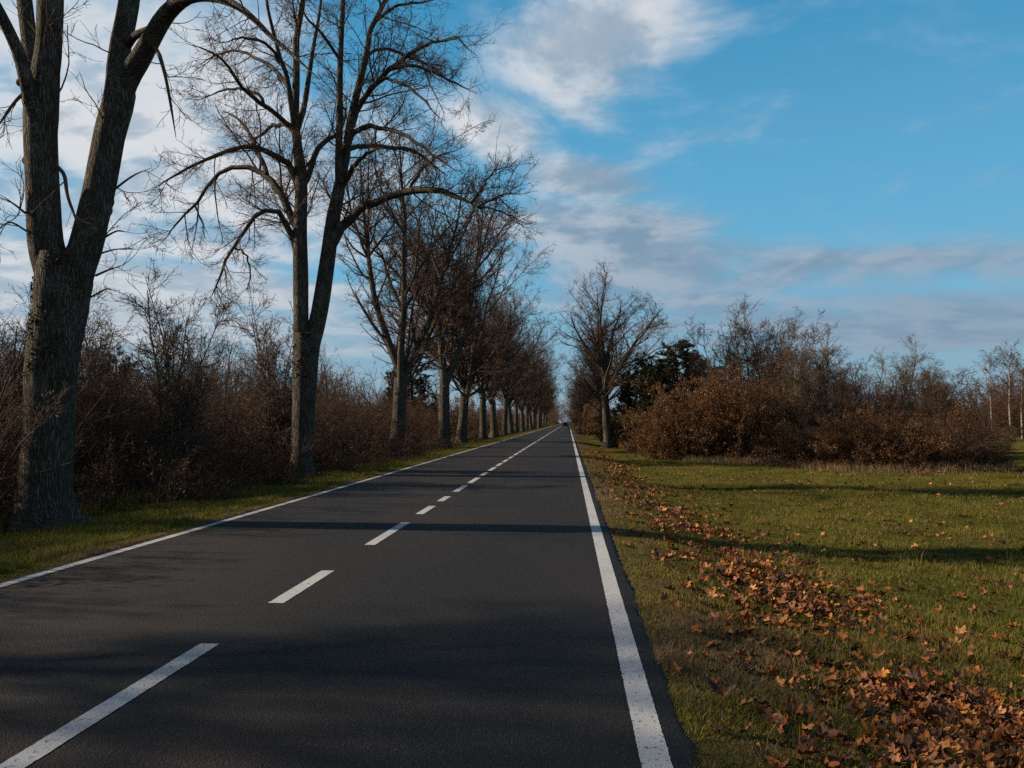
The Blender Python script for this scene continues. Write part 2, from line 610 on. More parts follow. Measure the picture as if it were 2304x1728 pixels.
# ------------------------------------------------------------------ ground, road
def gz(x, y):
    x = np.asarray(x, float)
    y = np.asarray(y, float)
    z = np.interp(x, [-40, -14, -10, -8, -6.3, -5.75, -5.3, 0.2, 0.62, 1.3, 2.3, 4.0, 9.0, 60],
                  [-.3, -.25, -.18, -.10, -.03, -.02, -.12, -.12, -.02, -.10, -.26, -.33, -.36, -.4])
    off = np.clip((np.abs(x + 2.55) - 3.6) / 2.0, 0, 1)
    z = z + off * (0.035 * np.sin(x * 0.9 + 0.6 * y) + 0.03 * np.sin(y * 0.47 + x * 0.31 + 1.0) + 0.012 * np.sin(3.1 * x - 2.3 * y))
    return z


def ground():
    xs = np.concatenate([np.array([-2500, -1200, -600, -300, -150, -90, -60]), np.arange(-45, -12, 1.5), np.arange(-12, 8, 0.2), np.arange(8, 45, 0.8), np.array([45, 60, 90, 150, 300, 600, 1200, 2500])])
    ys = np.concatenate([np.array([-300, -80, -30, -12]), np.arange(-8, 20, 0.25), np.arange(20, 70, 0.8), np.arange(70, 200, 5), np.array([200, 240, 300, 400, 600, 1000, 1800, 3500])])
    X, Y = np.meshgrid(xs, ys)
    V = np.stack([X, Y, gz(X, Y)], -1).reshape(-1, 3)
    nx, ny = len(xs), len(ys)
    i = np.arange(ny - 1)[:, None] * nx + np.arange(nx - 1)[None, :]
    F = np.stack([i, i + 1, i + nx + 1, i + nx], -1).reshape(-1, 4)
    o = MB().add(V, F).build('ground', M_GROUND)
    tag(o, 'grassy ground of the field and verges', 'ground', kind='structure')


def road():
    ys = np.concatenate([np.arange(-12, 2, 0.5), np.arange(2, 22, 0.06), np.arange(22, 60, 0.3), np.arange(60, 200, 3), np.arange(200, 521, 20)])
    n = len(ys)
    g = np.random.default_rng(3)

    def rag(s):
        a = g.standard_normal(n)
        k = np.convolve(a, np.ones(25) / 25, 'same') * 0.022 + np.convolve(a, np.ones(3) / 3, 'same') * 0.010 + a * .006
        return k * s
    e1 = -5.74 + rag(1.0)
    e2 = 0.615 + rag(1.0)
    cols = [np.stack([e1 - 0.03, ys, np.full(n, -0.10)], 1), np.stack([e1, ys, np.full(n, -0.02)], 1), np.stack([e1 + 0.05, ys, np.zeros(n)], 1)]
    for x in np.linspace(-5.4, 0.3, 12):
        cols.append(np.stack([np.full(n, x), ys, np.full(n, 0.0)], 1))
    cols += [np.stack([e2 - 0.05, ys, np.zeros(n)], 1), np.stack([e2, ys, np.full(n, -0.025)], 1), np.stack([e2 + 0.03, ys, np.full(n, -0.10)], 1)]
    V = np.stack(cols, 1)
    m = V.shape[1]
    i = np.arange(n - 1)[:, None] * m + np.arange(m - 1)[None, :]
    F = np.stack([i, i + 1, i + m + 1, i + m], -1).reshape(-1, 4)
    rd = MB().add(V.reshape(-1, 3), F).build('road', M_ASPH)
    tag(rd, 'straight dark asphalt country road', 'road', kind='structure')

    def strip(mb, x0, x1, y0, y1):
        k = max(2, int(min((y1 - y0) / 0.025, 1200)) + 1)
        yy = np.linspace(y0, y1, k)
        j = 0.0013
        a = np.stack([x0 + g.normal(0, j, k), yy, np.full(k, 0.004)], 1)
        b = np.stack([x1 + g.normal(0, j, k), yy, np.full(k, 0.004)], 1)
        V = np.stack([a, b], 1).reshape(-1, 3)
        q = np.arange(k - 1)[:, None] * 2
        mb.add(V, np.concatenate([q, q + 1, q + 3, q + 2], 1))
    for xc, w in ((0.404, 0.145), (-5.53, 0.125)):
        mb = MB()
        strip(mb, xc - w / 2, xc + w / 2, -8, 24)
        strip(mb, xc - w / 2, xc + w / 2, 24, 520)
        mb.build('edge_line', M_PAINT, rd)
    mb = MB()
    dashes = [(-4.5, -2.2), (-0.8, 1.6), (3.0, 5.70), (7.0, 8.55), (10.35, 12.65), (13.85, 15.2), (16.1, 17.15), (18.3, 20.1), (20.9, 22.9), (23.6, 25.3), (26.1, 28.2), (28.9, 30.9), (31.7, 34.0)]
    y = 34.9
    while y < 500:
        dashes.append((y, y + 2.6))
        y += 3.4
    for a, b in dashes:
        strip(mb, -2.58 - 0.07, -2.58 + 0.07, a, b)
    mb.build('centre_dashes', M_PAINT, rd)


ground()
road()

# ------------------------------------------------------------------ bare lime trees
def crown_levels(limbs, stems, g, dens=1.0, s=1.0, tk=1.0, droop=0.0):
    """branches, branchlets and twigs on given limbs; every set is a (P,R) pair"""
    b1 = grow(limbs, 3.2 * dens, 0.10, 0.98, (46, 13), 0.38, 0.8 * s, 2.5 * s, 9, 0.12, np.linspace(0.02 - droop, 0.05, 8), 0.011 * tk, g, rmin=.006 * tk)
    b1s = grow(stems, 2.0 * dens, 0.25, 0.99, (52, 14), 0.18, 0.7 * s, 2.2 * s, 9, 0.12, np.linspace(0.02, 0.06, 8), 0.011 * tk, g, rmin=.006 * tk)
    b1 = cat(b1, b1s)
    b2 = grow(b1, 6.0 * dens, 0.12, 0.98, (46, 14), 0.48, 0.35 * s, 1.15 * s, 7, 0.15, 0.03, 0.009 * tk, g, rmin=.0048 * tk)
    b2s = grow(limbs, 3.5 * dens, 0.4, 1.0, (50, 14), 0.14, 0.4 * s, 1.0 * s, 7, 0.15, 0.04, 0.009 * tk, g, rmin=.0048 * tk)
    b2 = cat(b2, b2s)
    b3 = grow(b2, 8.0 * dens, 0.15, 1.0, (44, 15), 0.5, 0.18 * s, 0.62 * s, 5, 0.20, 0.03, 0.008 * tk, g, rmin=.0040 * tk)
    return b1, b2, b3


def build_crown(name, levels, parent, mat, sides=(5, 4, 3)):
    mb = MB()
    for lv, sd_ in zip(levels, sides):
        tubes(mb, lv[0], lv[1], sd_)
    return mb.build(name, mat, parent)


def lime_proto(seed, H=14.0, hf=3.2, nst=4, spread=24, dens=0.8, rtrunk=0.40, fan=False, limb=6.0, tk=1.75, nlimb=2.0, rise=0.05, lang=44, nlow=0, lr=0.016):
    """a pollard-free lime: short trunk, several ascending stems, arching limbs"""
    g = np.random.default_rng(seed)
    root = empty('avenue_tree')
    lean = g.normal(0, 0.12, 2)
    tp = [np.array((0, 0, -0.25)), np.array((0.02, 0, 0.6)), np.array((lean[0] * .5, lean[1] * .5, hf * .6)), np.array((lean[0], lean[1], hf + 0.5))]
    TP, TR = resample(tp, [rtrunk * 1.08, rtrunk, rtrunk * .88, rtrunk * .80], 22)
    mb = MB()
    hgt = TP[:, 2]
    flare = np.clip(1 - hgt / 0.8, 0, 1) ** 2 * 0.55
    tubes(mb, TP[None], TR[None], 18, lump=0.03, flare=flare, seed=seed)
    stems, srad = [], []
    a0 = g.uniform(0, 6.28)
    for k in range(nst):
        az = a0 + k * 2 * np.pi / nst + g.normal(0, .25)
        inc = R(spread) * g.uniform(.55, 1.25) if (k or not fan) else R(4)
        base = TP[-1] + np.array((0, 0, g.uniform(-1.1, 0.2) if not fan else g.uniform(-.6, 1.8)))
        L = (H - base[2]) * g.uniform(.86, 1.0) / math.cos(inc * .55)
        if fan:
            L *= 1.04 - 0.34 * (inc / R(spread)) ** 1.3
        d = np.array((math.cos(az) * math.sin(inc), math.sin(az) * math.sin(inc), math.cos(inc)))
        p = base.copy()
        pts = [p - d * 0.5, p.copy()]
        for i in range(9):
            p = p + d * L / 9
            d = d + g.normal(0, 0.07, 3)
            d[2] += rise
            d /= np.linalg.norm(d)
            pts.append(p.copy())
        r0 = rtrunk * (0.68 if nst <= 2 else 0.54 if nst == 3 else 0.46) * g.uniform(.85, 1.1)
        q, rr = resample(pts, np.concatenate([[r0], r0 * np.linspace(1, 0.09, 10) ** 0.9]), 20)
        stems.append(q)
        srad.append(rr)
    stems = (np.array(stems), np.array(srad))
    tubes(mb, stems[0], stems[1], 10, lump=0.02, seed=seed + 1)
    limbs = grow(stems, nlimb, 0.05, 0.92, (lang, 9), 0.68, 1.6, limb, 12, 0.085, np.linspace(0.09, -0.03, 11), lr, g, rfrac=0.62, tipk=0.2, taper=0.62, rmin=.02)
    low = grow((TP[None], TR[None]), np.array([nlow]), 0.75, 0.98, (62, 8), 1.2, 3.2, 4.2, 12, 0.08, np.linspace(0.12, -0.08, 11), 0.015, g, rfrac=0.3, tipk=0.14, taper=0.2)
    limbs = cat(limbs, low)
    tubes(mb, limbs[0], limbs[1], 6)
    mb.build('trunk', M_BARK, root)
    lv = crown_levels(limbs, stems, g, dens, tk=tk)
    build_crown('crown', lv, root, M_TWIG, (4, 3, 3))
    return root


def px_curve(pts, depth, n, base):
    """traced centre line: (photo x, photo y, photo radius, depth offset) -> curve in the tree's own space"""
    P, Q = [], []
    for (x, y, r, dy) in pts:
        P.append(W(x, y, depth + dy) - base)
        Q.append(r / FPX * (depth + dy))
    if pts[-1][2] < 5:
        Q[-1] *= 0.35
    return resample(P, Q, n)


def leaf_cards(mb, P, size, g, tint=(0, 1), flat=0.0):
    """small folded four-cornered leaves at P"""
    n = len(P)
    a = nrm(g.standard_normal((n, 3)))
    nz = nrm(g.standard_normal((n, 3)) + np.array((0, 0, flat)))
    a = nrm(a - (a * nz).sum(1, keepdims=True) * nz)
    b = np.cross(nz, a)
    s = (size * g.uniform(.6, 1.3, n))[:, None]
    V = np.stack([P - a * s, P + b * s * .55 + nz * s * .25, P + a * s * 1.1, P - b * s * .55 + nz * s * .25], 1).reshape(-1, 3)
    i = np.arange(n)[:, None] * 4
    mb.add(V, np.concatenate([np.concatenate([i, i + 1, i + 2], 1), np.concatenate([i, i + 2, i + 3], 1)]), np.repeat(g.uniform(tint[0], tint[1], n), 4))


def trunk_leaves(name, spine, parent, z0, z1, count, size, g, side=None):
    """dead ivy and moss tufts clinging to a stem"""
    P, RD = spine
    f = g.uniform(0, len(P) - 1.001, count * 5)
    i = f.astype(int)
    w = (f - i)[:, None]
    c = P[i] * (1 - w) + P[i + 1] * w
    r = RD[i]
    ok = (c[:, 2] > z0) & (c[:, 2] < z1)
    ph = g.normal(side, 0.9, len(c)) if side is not None else g.uniform(0, 6.28, len(c))
    patch = np.sin(c[:, 2] * 3.7 + ph * 2) + np.sin(c[:, 2] * 8.1 - ph * 3) + g.normal(0, .4, len(c))
    ok &= patch > 0.1
    q = c + np.stack([np.cos(ph), np.sin(ph), np.zeros(len(c))], 1) * (r * g.uniform(.97, 1.08, len(c)))[:, None]
    q = q[ok][:count]
    mb = MB()
    leaf_cards(mb, q, size, g)
    return mb.build(name, M_IVY, parent, smooth=False)


def tree_one():
    D = 12.4
    bx, by = 97, 1188
    base = W(bx, by, D)
    base[2] = gz(base[0], D)
    root = empty('avenue_tree', tuple(base))
    g = np.random.default_rng(101)

    def C(pts, n):
        return px_curve(pts, D, n, base)
    mb = MB()
    trunk = C([(96, 1240, 62, 0), (98, 1150, 58, 0), (110, 962, 54, 0), (116, 826, 56, 0), (129, 736, 57, 0), (143, 640, 62, 0), (150, 575, 60, 0)], 34)
    hz = trunk[0][:, 2]
    tubes(mb, trunk[0][None], trunk[1][None], 40, lump=0.018, flare=np.clip(1 - hz / 0.8, 0, 1) ** 2 * 0.62, seed=4)
    left = C([(136, 680, 40, 0), (114, 590, 40, -.05), (103, 548, 38, -.1), (95, 400, 35, -.15), (92, 300, 36, -.2), (94, 240, 38, -.2), (103, 160, 31, -.2), (110, 100, 28, -.2), (113, 0, 29, -.2), (118, -220, 24, 0), (135, -500, 14, .3), (150, -700, 5, .4)], 44)
    mid = C([(88, 260, 26, -.1), (80, 200, 20, 0), (72, 140, 18, .15), (55, 0, 17, .4), (30, -250, 12, .9), (15, -480, 4, 1.3)], 24)
    lft = C([(84, 270, 22, -.3), (62, 190, 17, -.5), (42, 120, 14.5, -.6), (8, 45, 13.5, -.8), (-60, -90, 11, -1.1), (-130, -300, 7, -1.5), (-170, -480, 3, -1.8)], 24)
    right = C([(152, 660, 44, .05), (180, 585, 38, .1), (195, 548, 36, .15), (224, 422, 34, .3), (249, 295, 34, .4), (270, 215, 35, .45), (268, 126, 24, .6), (291, 0, 23, .8), (318, -200, 18, 1.0), (330, -420, 11, 1.2), (345, -620, 4, 1.3)], 44)
    arch = C([(262, 235, 30, .45), (285, 180, 27, .4), (319, 126, 23, .2), (367, 42, 20, -.1), (400, 8, 17, -.3), (430, -6, 13, -.5), (475, -7, 11.5, -.8), (527, 10, 9, -1.1), (570, 42, 7, -1.4), (612, 84, 5.5, -1.7), (660, 125, 4, -2.0), (720, 180, 2.2, -2.2)], 32)
    up2 = C([(385, 22, 15, -.2), (420, -80, 13, -.2), (470, -220, 10, -.1), (520, -400, 5, 0)], 16)
    stub = C([(290, 100, 9, .6), (305, 80, 9, .3), (335, 66, 8, .1)], 8)
    for c, sd_ in ((left, 26), (right, 26), (mid, 18), (lft, 16), (arch, 16), (up2, 10), (stub, 8)):
        tubes(mb, c[0][None], c[1][None], sd_, lump=0.022, seed=sd_)
    # burrs where limbs were sawn off
    for (x, y, r, dy) in ((238, 455, 19, .33), (64, 362, 13, -.15), (46, 186, 9, -.5), (234, 472, 19, .33)):
        c = W(x, y, D + dy) - base
        rr = r / FPX * D
        a = np.linspace(-1, 1, 7)
        P = c + np.stack([a * 0, a * 0, a * rr * 1.1], 1)
        tubes(mb, P[None], (rr * np.sqrt(np.clip(1 - a ** 2, 0.02, 1)))[None], 14, lump=0.08, seed=int(x))
    mb.build('trunk', M_BARK, root)

    stems = [trunc((c[0][None], c[1][None]), 16) for c in (left, mid, lft, right, arch, up2)]
    stems = cat(*stems)
    limbs = grow(stems, 0.75, 0.5, 0.98, (52, 12), 0.4, 1.4, 3.6, 12, 0.10, np.linspace(0.08, -0.08, 11), 0.014, g, rfrac=.5, tipk=.15)
    # twigs and dead branches seen low on the stems
    hand = [[(129, 375, 5, -.2), (145, 395, 4.5, -.3), (152, 440, 4, -.4), (168, 485, 3, -.4), (172, 500, 2, -.4)],
            [(60, 205, 5, -.3), (40, 222, 4, -.5), (18, 250, 3.5, -.7), (-15, 300, 2.5, -.9)],
            [(338, 100, 6, .1), (356, 118, 5.5, 0), (372, 170, 4, -.2), (385, 240, 3.2, -.4), (396, 310, 2, -.5)],
            [(252, 430, 3, .2), (300, 395, 2.2, .1), (340, 378, 1.3, 0)], [(225, 540, 3, .1), (262, 520, 2, 0), (285, 522, 1, 0)],
            [(215, 620, 3, .1), (250, 605, 2, 0), (272, 600, 1, 0)], [(205, 668, 2.5, .1), (240, 650, 1.6, 0), (258, 655, 1, 0)],
            [(212, 575, 2.5, .1), (255, 562, 1.8, 0), (300, 558, 1, 0)],
            [(58, 480, 3, -.2), (25, 455, 2, -.5), (-10, 440, 1.2, -.6)], [(60, 520, 2.5, -.2), (20, 500, 2, -.4), (-15, 530, 1.2, -.6)]]
    hp = [C(h, 12) for h in hand]
    hp = (np.array([h[0] for h in hp]), np.array([h[1] for h in hp]))
    limbs = cat(limbs, hp)
    mc = MB()
    tubes(mc, limbs[0], limbs[1], 7)
    lv = crown_levels(limbs, stems, g, 0.95, tk=1.1)
    for l, s_ in zip(lv, (5, 3, 3)):
        tubes(mc, l[0], l[1], s_)
    mc.build('crown', M_TWIG, root)
    trunk_leaves('ivy', trunk, root, 2.3, 4.4, 1300, 0.022, g, side=-1.9)
    tag(root, 'largest bare tree at the left edge with a thick trunk forking into a wide V', 'tree', 'avenue trees along the left verge')


def tree_two():
    D = 23.8
    base = W(678, 1072, D)
    base[2] = gz(base[0], D)
    root = empty('avenue_tree', tuple(base))
    g = np.random.default_rng(77)

    def C(pts, n):
        return px_curve(pts, D, n, base)
    mb = MB()
    trunk = C([(677, 1105, 28, 0), (678, 1060, 25, 0), (682, 960, 25, 0), (685, 880, 27, 0), (688, 800, 29, 0), (690, 750, 27, 0)], 26)
    hz = trunk[0][:, 2]
    tubes(mb, trunk[0][None], trunk[1][None], 24, lump=0.02, flare=np.clip(1 - hz / 0.7, 0, 1) ** 2 * 0.4, seed=8)
    ls = C([(683, 850, 20, 0), (678, 760, 18, 0), (677, 711, 17, 0), (676, 600, 17, 0), (675, 515, 16, 0), (678, 410, 14.5, 0), (672, 350, 12, 0), (666, 300, 10.5, 0), (664, 258, 9.5, 0), (667, 172, 8, 0), (667, 86, 7, 0), (682, 0, 6, 0), (690, -150, 4, .2), (696, -270, 2, .3)], 34)
    rs = C([(690, 880, 20, 0), (700, 780, 20, .1), (717, 711, 19, .2), (737, 584, 17.5, .3), (748, 500, 16.5, .3), (762, 429, 14.5, .3), (778, 344, 11, .3), (790, 270, 9.5, .3), (802, 215, 8.5, .3), (823, 129, 7, .3), (834, 64, 6, .3), (858, 21, 5, .4), (880, -40, 4, .5), (905, -150, 3, .6), (915, -250, 1.6, .7)], 34)
    rs2 = C([(764, 410, 10, .1), (762, 378, 9, 0), (764, 258, 7.5, -.1), (766, 129, 6.5, -.2), (772, 0, 5.5, -.2), (778, -140, 3.5, -.2), (786, -270, 1.6, -.2)], 24)
    main = [ls, rs, rs2]
    st = [[(664, 300, 7, 0), (656, 240, 6.5, -.2), (645, 172, 5.5, -.4), (630, 129, 5, -.6), (612, 60, 4, -.8), (600, 0, 3.5, -1), (590, -120, 2, -1.2)],
          [(670, 290, 7, 0), (684, 240, 6.5, .3), (695, 172, 5.5, .6), (706, 100, 4.5, .8), (720, 20, 3.5, 1.1), (735, -120, 2, 1.4)],
          [(682, 415, 8, 0), (692, 400, 7.5, .2), (702, 368, 7, .4), (715, 335, 6.5, .6), (740, 312, 5.5, .9), (756, 304, 4.5, 1.2), (775, 270, 3, 1.6), (780, 210, 2, 1.9)],
          [(762, 130, 4, -.2), (720, 70, 3.2, -.8), (690, 40, 2.6, -1.2), (660, -20, 1.6, -1.5)]]
    lim = [[(738, 575, 7, .2), (752, 545, 12, .15), (766, 515, 12, .1), (781, 498, 11, 0), (815, 468, 10, -.3), (858, 447, 9, -.6), (910, 429, 8.5, -1), (970, 427, 7.5, -1.4), (1021, 440, 6, -1.8), (1073, 466, 4, -2.2)],
           [(677, 420, 6, 0), (664, 394, 9, 0), (652, 369, 8, -.2), (618, 348, 7, -.6), (575, 331, 6.5, -1), (540, 331, 5.5, -1.3), (493, 348, 4.6, -1.7), (442, 369, 3.6, -2), (386, 399, 2.6, -2.3), (343, 429, 1.5, -2.5)],
           [(676, 540, 6, 0), (662, 502, 10, 0), (650, 475, 9, .1), (639, 451, 8.5, .2), (618, 412, 8, .3), (596, 389, 7, .5), (558, 378, 6, .6), (515, 380, 5.2, .7), (485, 399, 4.6, .8), (463, 425, 4, .9), (437, 468, 3.2, 1), (394, 507, 2.2, 1.1), (369, 537, 1.3, 1.1)],
           [(600, 392, 6, .4), (584, 348, 5, .8), (560, 300, 4, 1.3), (530, 262, 3, 1.8), (500, 250, 1.8, 2.2)],
           [(675, 590, 5, 0), (663, 556, 9, 0), (656, 530, 8, -.1), (648, 511, 7.5, -.2), (631, 481, 7, -.5), (605, 470, 6, -.8), (579, 485, 5.2, -1), (558, 515, 4.6, -1.2), (528, 550, 4, -1.4), (506, 588, 3.4, -1.6), (493, 636, 2.5, -1.7), (472, 674, 1.4, -1.8)],
           [(663, 300, 6, 0), (645, 283, 5.2, .3), (620, 280, 4.6, .6), (598, 292, 4, .9), (575, 318, 3, 1.2), (555, 345, 1.6, 1.4)],
           [(666, 305, 6, 0), (656, 287, 7, 0), (640, 270, 6, -.4), (596, 238, 5.5, -1), (560, 213, 5, -1.4), (530, 175, 4.2, -1.9), (506, 142, 3.4, -2.3), (472, 116, 2.6, -2.7), (420, 95, 1.4, -3)],
           [(648, 190, 5.5, -.2), (610, 150, 4.6, .4), (575, 129, 4, .9), (532, 114, 3.2, 1.4), (485, 125, 2.2, 1.8), (440, 150, 1.2, 2)],
           [(640, 155, 4.5, -.4), (600, 100, 3.8, -.9), (550, 85, 3, -1.4), (500, 98, 2, -1.8)],
           [(594, 240, 4.5, -1), (582, 214, 4.2, -1), (540, 198, 3.4, -.6), (500, 205, 2.6, -.3), (450, 222, 1.4, 0)],
           [(782, 325, 6, .3), (797, 298, 6.5, .3), (820, 284, 6, 0), (858, 288, 5.2, -.4), (901, 300, 4.6, -.8), (944, 326, 3.8, -1.2), (987, 356, 2.8, -1.6), (1030, 388, 1.5, -2)],
           [(785, 336, 6, .4), (837, 326, 5.5, .9), (880, 331, 4.8, 1.4), (923, 335, 4, 1.9), (966, 365, 3, 2.3), (1009, 395, 1.6, 2.6)],
           [(794, 285, 6, .3), (807, 243, 7, .3), (837, 198, 6.4, 0), (871, 159, 5.8, -.5), (910, 129, 5, -1), (966, 99, 3.8, -1.6), (1030, 88, 2.6, -2.1), (1073, 125, 1.4, -2.4)],
           [(871, 159, 4.5, -.5), (923, 146, 4, .1), (970, 159, 3.3, .6), (1021, 185, 2.4, 1.1), (1073, 212, 1.3, 1.4)],
           [(862, 174, 4, -.4), (914, 193, 3.5, -1), (957, 228, 2.7, -1.5), (996, 271, 1.4, -1.9)],
           [(826, 127, 4.5, .3), (858, 110, 4, .8), (901, 120, 3.3, 1.3), (944, 137, 2.4, 1.7), (990, 160, 1.2, 2)],
           [(766, 420, 6, .3), (785, 395, 6, .2), (805, 365, 5, -.3), (835, 340, 4, -.8), (870, 330, 2.5, -1.3)],
           [(1060, 458, 3.4, -2), (1080, 430, 2.8, -2.2), (1110, 385, 2, -2.4), (1125, 360, 1.2, -2.5)], [(1073, 466, 3, -2.2), (1110, 448, 2.4, -2.4), (1150, 430, 1.6, -2.6), (1180, 410, 1, -2.7)],
           [(1073, 466, 3, -2.2), (1110, 470, 2.2, -2.3), (1150, 485, 1.5, -2.4), (1185, 505, 1, -2.4)], [(920, 430, 4, -1), (950, 380, 3, -1.3), (990, 350, 2, -1.6), (1040, 330, 1.2, -1.8)],
           [(846, 46, 4.5, .3), (862, 32, 4, .4), (900, 10, 3.2, 0), (950, 5, 2.4, -.4), (1000, -5, 1.4, -.8)],
           [(525, 555, 2.6, -1.4), (555, 575, 2.2, -1.2), (563, 620, 1.8, -1), (555, 660, 1.1, -.9)], [(440, 465, 2.4, 1), (455, 500, 2, 1.1), (462, 540, 1.2, 1.2)]]
    sts = [C(h, 34) for h in st]
    for c in main:
        tubes(mb, c[0][None], c[1][None], 16, lump=0.025, seed=5)
    for c in sts:
        tubes(mb, c[0][None], c[1][None], 10, lump=0.02, seed=6)
    lm = [C(h, 14) for h in lim]
    limbs = (np.array([h[0] for h in lm]), np.array([h[1] for h in lm]))
    limbs[0][:, 1:] += g.normal(0, 0.02, limbs[0][:, 1:].shape)
    tubes(mb, limbs[0], limbs[1], 7)
    mb.build('trunk', M_BARK, root)
    stems = cat(*[trunc((c[0][None], c[1][None]), 14) for c in main + sts])
    more = grow(stems, 0.7, 0.55, 0.97, (50, 10), 0.28, 1.4, 3.2, 14, 0.09, np.linspace(0.09, -0.06, 13), 0.012, g, rfrac=.5, tipk=.15)
    limbs = cat(limbs, more)
    mc = MB()
    tubes(mc, more[0], more[1], 6)
    lv = crown_levels(limbs, stems, g, 1.36, s=1.12, tk=1.25)
    for l, s_ in zip(lv, (5, 3, 3)):
        tubes(mc, l[0], l[1], s_)
    mc.build('crown', M_TWIG, root)
    trunk_leaves('ivy', trunk, root, 3.0, 4.6, 500, 0.035, g, side=-1.6)
    tag(root, 'tall bare V-forked tree with one heavy limb arching out over the road', 'tree', 'avenue trees along the left verge')


tree_one()
tree_two()

ORD = 'first second third fourth fifth sixth seventh eighth ninth tenth eleventh twelfth thirteenth fourteenth fifteenth sixteenth seventeenth eighteenth nineteenth twentieth'.split()
ORD += ['twenty-' + o for o in ORD[:9]] + ['thirtieth'] + ['thirty-' + o for o in ORD[:9]]


def avenue():
    protos = [lime_proto(21, 15.0, 3.2, 3, 22, 0.97, 0.37), lime_proto(22, 15.4, 3.0, 4, 24, 0.93, 0.37, nlow=1),
              lime_proto(29, 15.0, 3.6, 4, 23, 0.92, 0.34), lime_proto(24, 15.2, 3.8, 3, 19, 0.98, 0.35)]
    used = set()

    def put(k, loc, rz, sc):
        if k not in used:
            used.add(k)
            o = protos[k]
            o.location = loc
            o.rotation_euler = (0, 0, rz)
            o.scale = (sc, sc, sc) if not hasattr(sc, '__len__') else sc
            return o
        return copy_thing(protos[k], loc, rz, sc)
    ys = [36.9, 50, 61.8, 74.5, 86.6, 100, 113, 126, 139, 152, 166, 180, 195, 210, 226, 244, 265, 290]
    for i, y in enumerate(ys):
        x = -8.0 + random.uniform(-.25, .25)
        o = put([0, 3, 1, 2][i % 4], (x, y, float(gz(x, y))), random.uniform(0, 6.28), random.uniform(.95, 1.02) if i == 0 else random.uniform(1.02, 1.12))
        tag(o, '%s bare avenue tree from the front, in the row beyond the left edge line' % ORD[i + 2], 'tree', 'avenue trees along the left verge')
    o = put(0, (-17.0, 4.9, float(gz(-17, 4.9))), 2.0, .74)
    tag(o, 'bare tree behind the left thicket whose long shadow crosses the nearest stretch of road', 'tree')
    # right side
    fan = lime_proto(65, 13.2, 3.4, 9, 34, 0.98, 0.27, fan=True, limb=4.2, tk=1.5, nlimb=2.0, rise=0.008, lang=46, nlow=2)
    fan.name = 'roadside_tree'
    fan.location = (2.8, 58.5, float(gz(2.8, 58.5)))
    fan.rotation_euler = (0, 0, 0.0)
    fan.scale = (1.18, 1.18, 0.99)
    tag(fan, 'solitary round-crowned bare tree standing on the right verge, nearest of that side', 'tree', 'trees along the right verge')
    o = copy_thing(fan, (3.0, 76, float(gz(3, 76))), 2.4, 0.86)
    tag(o, 'slimmer bare tree half hidden right behind the solitary roadside tree', 'tree', 'trees along the right verge')
    ys = [150, 168, 186, 206, 228, 250, 275]
    for i, y in enumerate(ys):
        o = put(i % 4, (3.6 + random.uniform(-.3, .3), y, -.2), random.uniform(0, 6.28), random.uniform(.86, .97))
        tag(o, '%s of the far avenue trees on the right side, counted from the nearest' % ORD[i], 'tree', 'far trees along the right verge')


avenue()


# ------------------------------------------------------------------ shrubs
def shrub_proto(name, seed, H=4.0, nst=16, spread=30, leaves=2500, lsize=0.035, base_r=0.7, low=0.0, dens=1.0, mat=None, upright=0.06, leafmat=None, ltint=(0, 1), tk=1.0, lvar=(.55, 1.12)):
    g = np.random.default_rng(seed)
    root = empty(name)
    n = nst
    az = g.uniform(0, 6.28, n)
    inc = np.radians(np.abs(g.normal(0, spread, n)))
    d = np.stack([np.cos(az) * np.sin(inc), np.sin(az) * np.sin(inc), np.cos(inc)], 1)
    L = H * g.uniform(lvar[0], lvar[1], n)
    N = 10
    P = np.zeros((n, N, 3))
    P[:, 0, :2] = (np.stack([np.cos(az), np.sin(az)], 1) * base_r * np.sqrt(g.random((n, 1))))
    P[:, 0, 2] = -.1
    for k in range(1, N):
        P[:, k] = P[:, k - 1] + d * (L / (N - 1))[:, None]
        d = d + 0.09 * g.standard_normal((n, 3))
        d[:, 2] += upright
        d = nrm(d)
    RD = (0.0085 * L * g.uniform(.7, 1.3, n))[:, None] * np.linspace(1, .22, N)
    st = (P, RD)
    b1 = grow(st, 4.2 * dens, 0.08, 0.98, (42, 14), 0.38, 0.5, 1.9, 7, 0.15, 0.035, 0.008 * tk, g, rmin=.006 * tk)
    b2 = grow(b1, 5.5 * dens, 0.1, 1, (45, 16), 0.45, 0.25, 0.85, 5, 0.2, 0.02, 0.008 * tk, g, rmin=.0048 * tk)
    b3 = grow(b2, 6.0 * dens, 0.15, 1, (45, 16), 0.5, 0.14, 0.42, 4, 0.2, 0.02, 0.009 * tk, g, rmin=.0042 * tk)
    mb = MB()
    for l, s_ in ((st, 6), (b1, 4), (b2, 3), (b3, 3)):
        tubes(mb, l[0], l[1], s_)
    mb.build('branches', mat or M_SHRUB, root)
    if leaves:
        pool = np.concatenate([b2[0][:, 2:].reshape(-1, 3), b3[0][:, 1:].reshape(-1, 3)])
        if low:
            w = np.exp(-pool[:, 2] * low)
            q = pool[g.choice(len(pool), leaves, p=w / w.sum())]
        else:
            q = pool[g.integers(0, len(pool), leaves)]
        mb = MB()
        leaf_cards(mb, q + g.normal(0, .05, q.shape), lsize, g, ltint)
        mb.build('leaves', leafmat or M_DRYLEAF, root, smooth=False)
    return root


class Pool:
    def __init__(s, protos):
        s.p, s.u = protos, set()

    def put(s, k, loc, rz, sc):
        o = s.p[k]
        if k not in s.u:
            s.u.add(k)
            o.location = loc
            o.rotation_euler = (0, 0, rz)
            o.scale = (sc, sc, sc) if not hasattr(sc, '__len__') else sc
            return o
        return copy_thing(o, loc, rz, sc)


